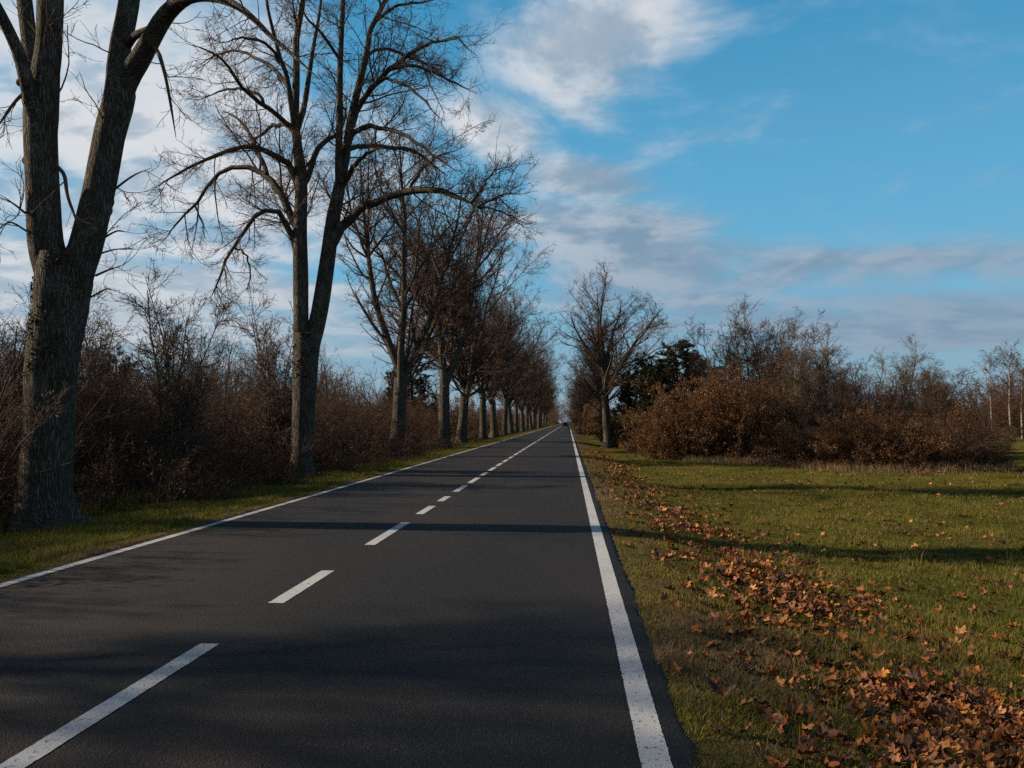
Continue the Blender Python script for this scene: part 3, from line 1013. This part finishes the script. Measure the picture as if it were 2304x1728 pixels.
hedge = Pool([shrub_proto('shrub', 201, 4.9, 24, 22, 1500, 0.028, 0.9, 0.3), shrub_proto('shrub', 202, 4.3, 28, 30, 3000, 0.028, 1.0, 0.2),
              shrub_proto('shrub', 203, 3.8, 32, 36, 4500, 0.028, 1.1, 0.1), shrub_proto('shrub', 204, 5.3, 16, 15, 700, 0.028, 0.7, 0.5)])
bramble = Pool([shrub_proto('bramble', 211, 1.5, 34, 50, 2600, 0.03, 0.9, 0.0, 1.3, upright=-0.02), shrub_proto('bramble', 212, 1.2, 38, 55, 3000, 0.03, 1.0, 0.0, 1.3, upright=-0.04)])


def left_hedge():
    rows = (('front', -11.0, 2.3, (1, 2, 2, 1, 2), .80), ('middle', -13.4, 2.6, (0, 2, 1, 0, 2), .92), ('back', -16.0, 2.8, (3, 1, 0, 1, 3), 1.08))
    for rn, x0, sp, seq, hs in rows:
        y, i = 6.5, 0
        while y < 62:
            x = x0 + random.uniform(-.5, .5)
            o = hedge.put(seq[i % len(seq)], (x, y, float(gz(x, y))), random.uniform(0, 6.28), hs * random.uniform(.86, 1.08))
            tag(o, 'brown leafless shrub in the %s row of the left thicket, %s from the near end' % (rn, ORD[i]), 'shrub', 'shrubs of the left thicket')
            y += sp * random.uniform(.8, 1.2) * (1 + max(0, y - 30) / 60)
            i += 1
    y, i = 8.0, 0
    while y < 48:
        x = (-10.6 if min(abs(y - 12.4), abs(y - 11.0), abs(y - 23.0)) < 2.0 else -8.85) + random.uniform(-.3, .3)
        o = bramble.put(i % 2, (x, y, float(gz(x, y))), random.uniform(0, 6.28), random.uniform(1.0, 1.35))
        tag(o, 'low dark bramble at the foot of the left thicket, %s from the near end' % ORD[i], 'bramble', 'brambles below the left thicket')
        y += random.uniform(2.2, 3.2) * (1 + max(0, y - 20) / 40)
        i += 1


left_hedge()


def mass(name, label, spots, seed, mats=(M_SHRUB, M_DRYLEAF), cat_='thicket', leaves=900, tk=1.0):
    """an uncountable far thicket: many small bare crowns and dead leaves in one object with two parts"""
    g = np.random.default_rng(seed)
    root = empty(name)
    mb, ml = MB(), MB()
    for (x, y, z, h, w) in spots:
        n = 9
        az = g.uniform(0, 6.28, n)
        inc = np.radians(np.abs(g.normal(0, 22 * w, n)))
        d = np.stack([np.cos(az) * np.sin(inc), np.sin(az) * np.sin(inc), np.cos(inc)], 1)
        L = h * g.uniform(.5, 1.1, n)
        N = 6
        P = np.zeros((n, N, 3))
        P[:, 0] = (x, y, z)
        P[:, 0, :2] += g.normal(0, .5 * w, (n, 2))
        for k in range(1, N):
            P[:, k] = P[:, k - 1] + d * (L / (N - 1))[:, None]
            d = nrm(d + 0.12 * g.standard_normal((n, 3)) + np.array((0, 0, .05)))
        RD = (0.010 * L)[:, None] * np.linspace(1, .25, N)
        b1 = grow((P, RD), 14.0 / h, 0.1, 1, (42, 14), 0.38, 0.4, h * .4, 5, 0.15, 0.05, 0.009 * tk, g, rmin=.010 * tk)
        b2 = grow(b1, 16.0 / h, 0.1, 1, (45, 15), 0.45, 0.25, h * .2, 4, 0.2, 0.04, 0.009 * tk, g, rmin=.009 * tk)
        for l in ((P, RD), b1, b2):
            tubes(mb, l[0], l[1], 3)
        if leaves:
            pl = b2[0].reshape(-1, 3)
            leaf_cards(ml, pl[g.integers(0, len(pl), leaves)] + g.normal(0, .1, (leaves, 3)), 0.07, g)
    mb.build('branches', mats[0], root)
    if leaves:
        ml.build('leaves', mats[1], root, smooth=False)
    for c in (root, *root.children):
        c['kind'] = 'stuff'
    tag(root, label, cat_, kind='stuff')
    return root


g_ = np.random.default_rng(9)
sp = []
for y in np.arange(64, 260, 4.0):
    for x in (-11.0, -14.5):
        sp.append((x + g_.normal(0, .6), y + g_.normal(0, 1), -.2, g_.uniform(3.0, 4.8), 1.4))
mass('far_thicket', 'far brown thicket behind the receding left row of trees', sp, 31, leaves=500, tk=1.6)
sp = []
for x in np.concatenate([np.arange(-110, -40, 2.4), np.arange(-40, -15, 0.8)]):
    y = 95 + 0.25 * x + g_.normal(0, 8)
    sp.append((x, y, -.3, g_.uniform(5.0, 8.6), 1.3))
mass('distant_wood', 'distant leafless wood showing above the left thicket', sp, 32, leaves=120, cat_='wood', tk=2.2)
sp = []
for x in np.concatenate([np.arange(22, 56, 1.2), np.arange(56, 84, 0.34), np.arange(84, 120, 1.2)]):
    y = 120 + g_.normal(0, 7)
    sp.append((x, y, -.35, g_.uniform(5.5, 9.2) - .03 * max(0, x - 75), 1.1))
for x in np.arange(42, 100, 1.1):
    sp.append((x, 86 + g_.normal(0, 1.0), -.35, g_.uniform(1.7, 2.4), 2.4))
mass('distant_wood', 'distant brown wood across the field at the right edge', sp, 33, leaves=500, cat_='wood', tk=2.6)
sp = []
for x in np.arange(-60, 70, 3.2):
    sp.append((x, 540 + g_.normal(0, 10), 0, g_.uniform(9, 15), 1.4))
for y in np.arange(290, 520, 7.0):
    for x in (-9, 4.6):
        sp.append((x + g_.normal(0, .5), y, 0, g_.uniform(11, 14), 1.2))
mass('distant_wood', 'far end of the avenue where its two rows of trees close together', sp, 34, mats=(M_TWIG, M_DRYLEAF), leaves=0, cat_='wood', tk=4.0)

# ---- right side bushes, traced places: photo x of the centre, depth, width, height
leafy = Pool([shrub_proto('bush', 301, 2.9, 40, 50, 17000, 0.042, 1.0, 0.0, 1.0, lvar=(.75, 1.05), upright=0.015, leafmat=M_RUSSET, tk=1.5), shrub_proto('bush', 302, 3.3, 42, 44, 20000, 0.042, 1.1, 0.0, 1.0, lvar=(.72, 1.05), upright=0.02, leafmat=M_RUSSET, tk=1.5),
              shrub_proto('bush', 303, 2.6, 44, 54, 9000, 0.036, 1.2, 0.1, 1.2, lvar=(.75, 1.05), upright=0.01, ltint=(0, 1), tk=1.5)])


def right_bushes():
    # photo x, depth, scale xy, scale z, proto, label
    spec = [(1500, 42.5, .95, .95, 0, 'low russet bush at the left foot of the high mound'), (1570, 42.5, 1.1, 1.36, 1, 'tall russet bush whose left slope catches the sun'),
            (1650, 42.5, 1.2, 1.5, 1, 'russet bush crowning the high mound, under the fan-shaped trees'), (1735, 43.5, 1.15, 1.85, 2, 'dark bare bush just right of the crown of the mound'),
            (1795, 47, 1.0, 1.2, 2, 'dull brown bush in the notch between the mound and the low clump'), (1830, 36.5, 1.0, 0.74, 0, 'low russet bush at the near left end of the low clump'),
            (1905, 35, 1.0, 0.88, 2, 'brown bush with bleached twigs in the low clump'), (1985, 34.5, 1.1, 0.86, 0, 'rounded russet bush forming the middle of the low clump'),
            (2075, 34.5, 1.1, 0.86, 2, 'dark brown bush next to last toward the right end of the clump'), (2160, 35, 1.05, 0.66, 2, 'dark end bush of the clump, sloping down to the open field'),
            (1960, 41, 1.0, 1.0, 2, 'bush peeping over the middle of the low clump'), (2060, 41, 1.0, 1.1, 2, 'bush peeping over the right end of the low clump'),
            (1455, 68, 1.15, 1.2, 2, 'ochre bush beside the trunk of the solitary tree'), (1480, 50, 1.0, 0.62, 2, 'small brown bush at the near foot of the conifers'),
            (1420, 62, 1.05, .85, 0, 'russet bush between the solitary tree and the conifers'), (1362, 92, 1.1, 1.5, 0, 'golden bush visible left of the two right-hand trunks'),
            (1338, 112, 1.1, 1.3, 1, 'furthest golden bush on the right verge'), (1610, 50, 1.1, 1.5, 0, 'brown bush behind the mound, right of the conifers')]
    for (px, y, s, sz, k, lab) in spec:
        x = float(W(px, 950, y)[0])
        o = leafy.put(k, (x, y, float(gz(x, y)) - .05), random.uniform(0, 6.28), (s, s, sz))
        tag(o, lab, 'bush', 'bushes on the right side of the field')


right_bushes()
for (px, y, k, s, lab) in [(1690, 46, 0, 1.0, 'bare grey-brown shrub behind the crown of the mound'), (1760, 46.5, 1, 1.05, 'bare grey-brown shrub behind the right shoulder of the mound'),
                           (1840, 44, 2, 1.05, 'bare shrub behind the left end of the low clump'), (1900, 45, 1, 1.0, 'bare shrub behind the bleached bush of the low clump'),
                           (1960, 46, 0, .95, 'bare shrub standing above the middle of the low clump'), (2020, 45, 1, 1.05, 'thick bare shrub above the rounded bush of the low clump'),
                           (2085, 46, 2, 1.1, 'thick bare shrub above the right part of the low clump'), (2140, 46, 1, .9, 'last bare shrub above the sloping right end of the clump')]:
    x = float(W(px, 950, y)[0])
    o = hedge.put(k, (x, y, float(gz(x, y))), random.uniform(0, 6.28), s)
    tag(o, lab, 'shrub', 'bare shrubs behind the right-hand bushes')

tall = Pool([shrub_proto('young_tree', 321, 7.2, 12, 15, 0, 0.03, 0.4, 0, 1.42, M_PALE, 0.05, tk=1.8), shrub_proto('young_tree', 322, 6.6, 16, 20, 600, 0.04, 0.5, 0, 1.42, M_SHRUB, 0.04, tk=1.8)])


def right_trees():
    spec = [(1650, 49, 1.08, 0, 'pale bare tree with upswept twigs above the russet mound'), (1705, 49.5, 1.12, 0, 'pale upright tree, tallest above the russet mound'),
            (1765, 48.5, 1.06, 1, 'reddish bare tree with a dense top over the right of the mound'), (1845, 42.5, 0.84, 0, 'fan-shaped bare tree leaning right beyond the mound'),
            (1795, 43.5, .82, 0, 'slim bare tree in the notch between the mound and the low clump'), (1945, 52, 0.82, 1, 'dark bushy tree in the dip above the right-hand clump'),
            (2030, 52, 0.88, 0, 'slender upright tree sticking out above the right-hand clump'), (2080, 54, 0.78, 1, 'bare tree at the right shoulder of the tree group'),
            (2115, 55, 0.74, 0, 'small bare tree closing the tree group on the right'), (1590, 56, .86, 1, 'bare tree just right of the dark conifer'), (1900, 55, .8, 0, 'thin pale tree left of the dip in the tree group')]
    for (px, y, s, k, lab) in spec:
        x = float(W(px, 950, y)[0])
        o = tall.put(k, (x, y, float(gz(x, y))), random.uniform(0, 6.28), s)
        tag(o, lab, 'tree', 'small bare trees behind the right-hand bushes')
    for (px, y, s, lab) in [(620, 26, .72, 'young bare tree rising above the thicket left of the V-forked tree'), (385, 20.5, .70, 'spiky young tree standing highest out of the left thicket'), (230, 19, .62, 'young bare tree above the thicket right of the largest trunk'), (20, 17, .6, 'young bare tree above the thicket at the left frame edge')]:
        x = float(W(px, 950, y)[0])
        o = tall.put(0, (x, y, float(gz(x, y))), random.uniform(0, 6.28), s)
        tag(o, lab, 'tree', 'young trees in the left thicket')


right_trees()


def conifer_proto(seed, H=7.4):
    g = np.random.default_rng(seed)
    root = empty('conifer')
    mb = MB()
    TP, TR = resample([(0, 0, -.2), (.1, 0, H * .4), (0, .1, H * .97)], [.2, .14, .03], 16)
    tubes(mb, TP[None], TR[None], 9)
    br = grow((TP[None], TR[None]), np.array([110]), 0.2, .99, (76, 12), 0.42, 0.5, 2.9, 9, 0.09, np.linspace(-.02, .09, 8), 0.011, g, rfrac=.5, taper=.78)
    b2 = grow(br, 4.5, .2, 1, (45, 12), .38, .3, 1.1, 6, .12, .03, .01, g)
    tubes(mb, br[0], br[1], 4)
    tubes(mb, b2[0], b2[1], 3)
    mb.build('trunk', M_BARK, root)
    mn = MB()
    b3 = grow(cat(trunc(br, 6), b2), 5.5, .3, 1, (40, 15), .3, .15, .4, 4, .15, .04, .01, g)
    for (P, _) in (b2, b3):
        m = P[:, 1:].reshape(-1, 3)
        t = nrm(np.repeat(P[:, -1] - P[:, 0], P.shape[1] - 1, 0))
        for rep in range(8):
            dd = nrm(t * .9 + g.normal(0, .55, m.shape) + np.array((0, 0, .12)))
            sd_ = nrm(np.cross(dd, g.standard_normal(m.shape)))
            ln = g.uniform(.07, .17, (len(m), 1))
            s0 = m + g.normal(0, .03, m.shape)
            V = np.stack([s0 - sd_ * .024, s0 + sd_ * .024, s0 + dd * ln], 1).reshape(-1, 3)
            i = np.arange(len(m))[:, None] * 3
            mn.add(V, np.concatenate([i, i + 1, i + 2], 1), np.repeat(g.random(len(m)), 3))
    mn.build('needles', M_NEEDLE, root, smooth=False)
    return root


pines = Pool([conifer_proto(401, 7.6), conifer_proto(402, 6.6)])
for (px, y, k, s, lab) in [(1525, 55, 0, (1.4, 1.4, .97), 'dark green conifer, tallest evergreen between the solitary tree and the mound'), (1470, 57, 1, (1.4, 1.4, .98), 'dark conifer adjoining the taller one on its left'),
                           (1575, 58, 1, (1.4, 1.4, 1.0), 'dark conifer adjoining the tallest one on its right'), (1432, 60, 1, (1.2, 1.2, .9), 'olive conifer lowest of the right-hand evergreens'),
                           (1340, 135, 0, 1.0, 'small dark conifer deep behind the two right-hand trunks'),
                           (925, 66, 0, 1.05, 'dark conifer glimpsed behind the thicket between two avenue trunks'), (905, 72, 1, 1.1, 'second evergreen glimpsed left of the conifer behind the thicket'), (262, 30, 1, .68, 'small dark evergreen in the thicket right of the largest trunk')]:
    x = float(W(px, 950, y)[0])
    o = pines.put(k, (x, y, float(gz(x, y))), random.uniform(0, 6.28), s)
    tag(o, lab, 'conifer', 'dark conifers')


def birch_proto(seed, H=9.0):
    g = np.random.default_rng(seed)
    root = empty('birch')
    mb = MB()
    TP, TR = resample([(0, 0, -.2), (.12, 0, H * .35), (-.05, .1, H * .7), (.05, .1, H)], [.12, .095, .055, .012], 20)
    tubes(mb, TP[None], TR[None], 8, lump=.02)
    mb.build('trunk', M_BIRCH, root)
    limbs = grow((TP[None], TR[None]), np.array([60]), .3, .98, (52, 10), .3, .7, 2.2, 9, .08, np.linspace(.1, -.12, 8), .012, g)
    b1 = grow(limbs, 5, .1, 1, (42, 14), .5, .5, 1.3, 7, .1, -.05, .012, g, rmin=.014)
    b2 = grow(b1, 5, .1, 1, (40, 14), .5, .25, .8, 5, .12, -.12, .012, g, rmin=.012)
    mc = MB()
    for l in (limbs, b1, b2):
        tubes(mc, l[0], l[1], 3)
    mc.build('crown', M_SHRUB, root)
    return root


birches = Pool([birch_proto(501, 9.2)])
for (px, y, s, lab) in [(2232, 92, 1.0, 'white-trunked birch left of the pair at the right frame edge'), (2275, 90, 1.06, 'white-trunked birch nearest the right frame edge'), (2300, 98, 1.0, 'birch cut off by the right frame edge')]:
    x = float(W(px, 950, y)[0])
    o = birches.put(0, (x, y, float(gz(x, y))), random.uniform(0, 6.28), s)
    tag(o, lab, 'birch', 'birches at the right edge')

# ------------------------------------------------------------------ grass
def blades(mb, x, y, h, w, tint, g, lean=0.5):
    n = len(x)
    b = np.stack([x, y, gz(x, y) - 0.01], 1)
    az = g.uniform(0, 6.28, n)
    s = np.stack([np.cos(az), np.sin(az), np.zeros(n)], 1) * (w / 2)[:, None]
    la = g.uniform(0, 6.28, n)
    lv = np.stack([np.cos(la), np.sin(la), np.zeros(n)], 1) * (h * np.abs(g.normal(0, lean, n)))[:, None]
    z = np.array((0, 0, 1.0))
    mid = b + lv * .35 + z * (h * .6)[:, None]
    tip = b + lv + z * (h * g.uniform(.75, 1.0, n))[:, None]
    V = np.stack([b - s, b + s, mid - s * .75, mid + s * .75, tip], 1).reshape(-1, 3)
    i = np.arange(n)[:, None] * 5
    F4 = np.concatenate([i, i + 1, i + 3, i + 2], 1)
    F3 = np.concatenate([i + 2, i + 3, i + 4], 1)
    mb.add(V, [F4, F3], np.repeat(tint, 5))


def pnoise(x, y, s, seed=0):
    r2 = np.random.default_rng(seed)
    v = np.zeros_like(x)
    for k in range(7):
        a = r2.uniform(0, 6.28)
        f = s * r2.uniform(.5, 2.2)
        v += np.sin((x * math.cos(a) + y * math.sin(a)) * f + r2.uniform(0, 6.28)) / 7 ** .5
    return v


def grass():
    g = np.random.default_rng(61)
    mb = MB()
    # right verge and field
    n = 330000
    u = g.random(n)
    d0, d1, pw = 3.0, 42.0, 0.45
    d = (d0 ** -pw + u * (d1 ** -pw - d0 ** -pw)) ** (-1 / pw)
    x = 0.57 + (d * 0.66 + 1.2) * g.random(n)
    x = x + (g.random(n) < .25) * 0
    keep = x > 0.585 + 0.035 * pnoise(x * 0, d, 3, 3)
    x, d = x[keep], d[keep]
    pn = pnoise(x, d, 1.4, 1)
    pf = pnoise(x, d, 6.0, 2)
    dry = np.clip((2.0 - x) / 1.3, 0, 1)
    tint = np.clip(0.32 + 0.14 * pn + 0.09 * pf + 0.38 * dry * np.clip(.8 + .5 * pn, .2, 1.3) + g.normal(0, .13, len(x)), 0, 1)
    straw = g.random(len(x)) < 0.10
    tint[straw] = g.uniform(.7, 1, straw.sum())
    h = (0.050 + 0.022 * pf + 0.012 * pn) * g.uniform(.6, 1.5, len(x)) * np.where(x < 1.3, .75, 1.0)
    h = np.maximum(h, .02) * (1 + d * .004)
    tall_ = g.random(len(x)) < .03
    h[tall_] *= 2.0
    w = (0.0030 + 0.00042 * d) * g.uniform(.7, 1.3, len(x))
    blades(mb, x, d, h, w, tint, g, 0.75)
    # rough tufts and dead stalks
    nt = 420
    td = 3.6 + 22 * g.random(nt) ** 1.3
    tx = 0.75 + (td * .6 + 1.0) * g.random(nt)
    k = 16
    bx, bd = np.repeat(tx, k) + g.normal(0, .035, nt * k), np.repeat(td, k) + g.normal(0, .035, nt * k)
    tt = np.clip(np.repeat(g.choice([.2, .3, .55, .85], nt), k) + g.normal(0, .1, nt * k), 0, 1)
    blades(mb, bx, bd, np.repeat(g.uniform(.09, .19, nt), k) * g.uniform(.5, 1.1, nt * k), (.0035 + .0003 * bd) * g.uniform(.7, 1.3, nt * k), tt, g, .65)
    # left verge
    n = 110000
    u = g.random(n)
    d0, d1, pw = 6.0, 70.0, 0.7
    d = (d0 ** -pw + u * (d1 ** -pw - d0 ** -pw)) ** (-1 / pw)
    x = -5.70 - 3.6 * g.random(n) ** 2.0
    pn = pnoise(x, d, 2.0, 5)
    tint = np.clip(0.40 + .14 * pn + .3 * np.clip((x + 6.0) / .3, 0, 1) + g.normal(0, .14, n), 0, 1)
    h = (0.08 + .03 * pn) * g.uniform(.6, 1.5, n) * np.where(x > -6.0, .6, 1.15)
    w = (0.004 + 0.00042 * d) * g.uniform(.7, 1.3, n)
    blades(mb, x, d, np.maximum(h, .025), w, tint, g, 0.6)
    o = mb.build('grass', M_BLADE, smooth=False)
    tag(o, 'short green and straw grass of the verges and the field', 'grass', kind='stuff')
    # tall straw fringe at the foot of the bushes
    mb = MB()
    n = 11000
    pxs = g.uniform(1400, 2240, n)
    dep = np.interp(pxs, [1400, 1480, 1560, 1700, 1790, 1900, 2100, 2240], [53, 44, 40.2, 38.6, 35.0, 33.2, 32.6, 33.4]) + g.normal(0, .6, n)
    x = (pxs - 1279) / FPX * dep
    blades(mb, x, dep, g.uniform(.12, .55, n) * g.uniform(.3, 1, n), g.uniform(.012, .03, n), np.clip(g.normal(.90, .1, n), 0, 1), g, .5)
    n = 9000
    dep = g.uniform(8, 60, n)
    x = -9.1 + g.normal(0, .4, n)
    blades(mb, x, dep, g.uniform(.15, .5, n), g.uniform(.006, .014, n), np.clip(g.normal(.45, .2, n), 0, 1), g, .6)
    o = mb.build('dry_grass', M_BLADE, smooth=False)
    tag(o, 'tall straw grass fringing the foot of the bushes and thicket', 'dry grass', kind='stuff')


grass()


# ------------------------------------------------------------------ fallen leaves
def leaf_shape(g, lobes):
    """lobed outline with a midrib fold and curled edge; unit length"""
    n = 44
    a = np.linspace(0, 2 * np.pi, n, endpoint=False)
    lob = np.abs(np.cos(a * lobes / 2 + (np.pi / 2 if lobes % 2 == 0 else 0)))
    r = 0.22 + 0.26 * lob ** 1.3 * g.uniform(.8, 1.1) + 0.035 * np.sign(np.sin(a * 22)) * lob + g.normal(0, .018, n)
    r = r * (1 - 0.35 * np.cos(a) ** 6 * (a > np.pi / 2) * (a < 3 * np.pi / 2)) * (1 + .18 * np.cos(a) * (np.cos(a) > 0))
    x, y = r * np.cos(a) * 1.15, r * np.sin(a)
    c1, c2, c3 = g.uniform(-.7, 1.6), g.uniform(.2, 1.5), g.uniform(-1., 1.)

    def zf(x, y):
        return c2 * np.abs(y) * .5 + c1 * x * x * .7 + c3 * x * y + .04 * np.sin(9 * x + 5 * y)
    V = [(0, 0, 0)]
    for k in (.5, 1.0):
        V += list(zip(x * k, y * k, zf(x * k, y * k) + (g.normal(0, .025, n) if k == 1 else 0)))
    V = np.array(V)
    F3 = np.array([(0, 1 + i, 1 + (i + 1) % n) for i in range(n)])
    F4 = np.array([(1 + i, 1 + n + i, 1 + n + (i + 1) % n, 1 + (i + 1) % n) for i in range(n)])
    # stalk
    st = np.array([(-.40, -.012, 0), (-.40, .012, 0), (-.78, .01, .07), (-.78, -.01, .07)])
    V = np.vstack([V, st])
    k = len(V) - 4
    return V, [F3, np.vstack([F4, [[k, k + 1, k + 2, k + 3]]])]


def fallen():
    g = np.random.default_rng(88)
    shapes = [leaf_shape(g, l) for l in (5, 5, 7, 3, 5, 7, 6, 5)]
    # the drift of leaves, thickest along a line about two metres right of the road
    n = 8000
    u = g.random(n)
    d0, d1, pw = 3.3, 46.0, 0.75
    d = (d0 ** -pw + u * (d1 ** -pw - d0 ** -pw)) ** (-1 / pw)
    xc = np.interp(d, [3, 5, 9, 19, 46], [2.25, 2.25, 2.25, 1.85, 1.6])
    x = xc + g.normal(0, .40, n) + np.abs(g.normal(0, .40, n)) * np.where(g.random(n) < .4, -.9, .8)
    keep = pnoise(x, d, 2.6, 12) + g.normal(0, .9, n) > -.35
    x, d = x[keep], d[keep]
    m = 1700
    d2 = 3.5 + 36 * g.random(m) ** 1.5
    x2 = .9 + (d2 * .6 + 1.0) * g.random(m) ** .9
    x, d = np.concatenate([x, x2]), np.concatenate([d, d2])
    order = np.argsort(d + 0.25 * np.abs(x))
    x, d = x[order], d[order]
    n = len(x)
    size = g.uniform(.045, .112, n) * np.where(g.random(n) < .15, 1.35, 1)
    pile = np.exp(-((x - np.interp(d, [3, 9, 19], [2.25, 2.25, 1.85])) / .35) ** 2)
    z = gz(x, d) + .012 + .035 * pile * g.random(n) + .02 * g.random(n)
    rot = g.uniform(0, 6.28, n)
    tx, ty = g.normal(0, .34, n), g.normal(0, .34, n)
    flip = g.random(n) < .3
    meshes = [MB().add(V, F).mesh('fallen_leaf', M_FALL1) for V, F in shapes]
    labels = ['curled brown leaf lying in the leaf drift right of the road', 'lobed russet leaf lying in the leaf drift right of the road']
    NI = 290
    for i in range(NI):
        o = bpy.data.objects.new('fallen_leaf', meshes[i % len(meshes)])
        COL.objects.link(o)
        o.location = (x[i], d[i], z[i])
        o.rotation_euler = (tx[i] + (np.pi if flip[i] else 0), ty[i], rot[i])
        o.scale = (size[i],) * 3
        tag(o, 'single autumn leaf of the near leaf litter on the right verge', 'leaf', 'fallen leaves on the right verge')
    mb = MB()
    for k, (V, F) in enumerate(shapes):
        for i in range(NI + k, n, len(shapes)):
            M = Matrix.Rotation(rot[i], 3, 'Z') @ Matrix.Rotation(ty[i], 3, 'Y') @ Matrix.Rotation(tx[i], 3, 'X')
            P = (V * size[i] * (1 + d[i] * .006)) @ np.array(M).T + np.array((x[i], d[i], z[i]))
            mb.add(P, F, g.random())
    # a few on the left verge
    o = mb.build('fallen_leaves', M_FALL)
    tag(o, 'drift of orange and brown leaves running along the right verge', 'leaves', kind='stuff')


fallen()


# ------------------------------------------------------------------ small things at the far end
def loft(sections, mb, close=True):
    S = np.array(sections, float)
    a, b, _ = S.shape
    i = np.arange(a - 1)[:, None] * b
    j = np.arange(b)[None, :]
    F = np.stack([i + j, i + (j + 1) % b, i + b + (j + 1) % b, i + b + j], -1).reshape(-1, 4)
    mb.add(S.reshape(-1, 3), F)
    c = S[[0, -1]].mean(1)
    n0 = a * b
    for k, row in ((0, 0), (1, a - 1)):
        f = np.array([(row * b + q, row * b + (q + 1) % b, -1) for q in range(b)])
        V = np.vstack([S[row], c[k]])
        f = np.array([(q, (q + 1) % b, b) for q in range(b)])
        mb.add(V, f)


def box(mb, c, s):
    c, s = np.array(c, float), np.array(s, float) / 2
    V = np.array([(x, y, z) for x in (-1, 1) for y in (-1, 1) for z in (-1, 1)]) * s + c
    mb.add(V, np.array([(0, 1, 3, 2), (4, 6, 7, 5), (0, 4, 5, 1), (2, 3, 7, 6), (0, 2, 6, 4), (1, 5, 7, 3)]))


def vehicle(name, loc, rz, paint, van):
    root = empty(name, loc, rz)
    # profile along y (front = +y): (y, z bottom, z top, half width)
    if van:
        pr = [(-2.5, .45, 1.9, .90), (-2.45, .35, 2.25, .97), (-1.0, .3, 2.35, 1.0), (1.1, .3, 2.3, 1.0), (1.7, .3, 1.45, .98), (2.4, .32, 1.15, .95), (2.55, .45, .9, .85)]
    else:
        pr = [(-2.1, .5, .85, .80), (-2.02, .35, 1.05, .88), (-1.7, .28, 1.38, .88), (-.5, .25, 1.47, .90), (.4, .25, 1.42, .90), (1.1, .27, 1.0, .90), (1.95, .3, .85, .87), (2.12, .42, .7, .75)]
    sec = []
    for (y, z0, z1, w) in pr:
        zm = min(z1, .95)
        tw = w * (.8 if z1 > 1.1 and not van else .93)
        sec.append([(-w * .92, y, z0), (-w, y, z0 + .2), (-w, y, zm - .05), (-tw, y, z1 - .08), (-tw * .85, y, z1), (tw * .85, y, z1), (tw, y, z1 - .08), (w, y, zm - .05), (w, y, z0 + .2), (w * .92, y, z0)])
    mb = MB()
    loft(sec, mb)
    mb.build('body', paint, root)
    mb = MB()
    if van:
        box(mb, (0, 1.52, 1.85), (1.6, .04, .55))
        mb.v[-1][:, 1] += (1.85 - mb.v[-1][:, 2]) * .7
    else:
        box(mb, (0, -1.93, 1.18), (1.25, .03, .30))
        mb.v[-1][:, 1] += (mb.v[-1][:, 2] - 1.18) * .9
    mb.build('windscreen' if van else 'rear_window', M_GLASS, root)
    for sx in (-1, 1):
        for y in ((-1.5, 1.55) if van else (-1.25, 1.3)):
            mb = MB()
            an = np.linspace(0, 2 * np.pi, 20, endpoint=False)
            rings = [[(sx * (0.86 + o_) if not van else sx * (.92 + o_), y + r_ * math.cos(t), .32 + r_ * math.sin(t)) for t in an] for o_, r_ in ((-.2, .28), (-.2, .32), (0.02, .32), (.03, .27))]
            loft(rings, mb)
            wh = mb.build('wheel', M_RUBBER, root)
            mr = MB()
            rings = [[(sx * ((.92 if van else .86) + o_), y + r_ * math.cos(t), .32 + r_ * math.sin(t)) for t in an] for o_, r_ in ((.02, .2), (.04, .18))]
            loft(rings, mr)
            mr.build('rim', M_STEEL, wh)
        mb = MB()
        if van:
            box(mb, (sx * .68, 2.5, .85), (.3, .1, .18))
            mb.build('headlight', M_STEEL, root)
        else:
            box(mb, (sx * .68, -2.09, .88), (.28, .06, .16))
            mb.build('tail_light', M_RED, root)
    return root


o = vehicle('car', (-1.15, 262, 0.0), 0, M_DARK, False)
tag(o, 'dark car far down the road driving away in the right lane', 'car')
o = vehicle('van', (-4.0, 470, 0.0), math.pi, M_VAN, True)
tag(o, 'pale van far down the road coming in the left lane', 'van')


def post(x, y, h, lab):
    root = empty('marker_post', (x, y, float(gz(x, y))))
    mb = MB()
    sec = []
    for z, s in ((-.1, 1), (h * .95, 1), (h, .7)):
        sec.append([(-.06 * s, -.04, z), (0, -.06 * s, z), (.06 * s, -.04, z), (.06 * s, .04, z), (-.06 * s, .04, z)])
    loft(sec, mb)
    mb.build('shaft', M_WHITE, root)
    mb = MB()
    box(mb, (0, -.005, h * .78), (.126, .10, h * .2))
    mb.build('black_band', M_BLACK, root)
    tag(root, lab, 'marker post', 'white marker posts')


post(1.75, 262, 1.05, 'white marker post on the right verge near the far end of the road')
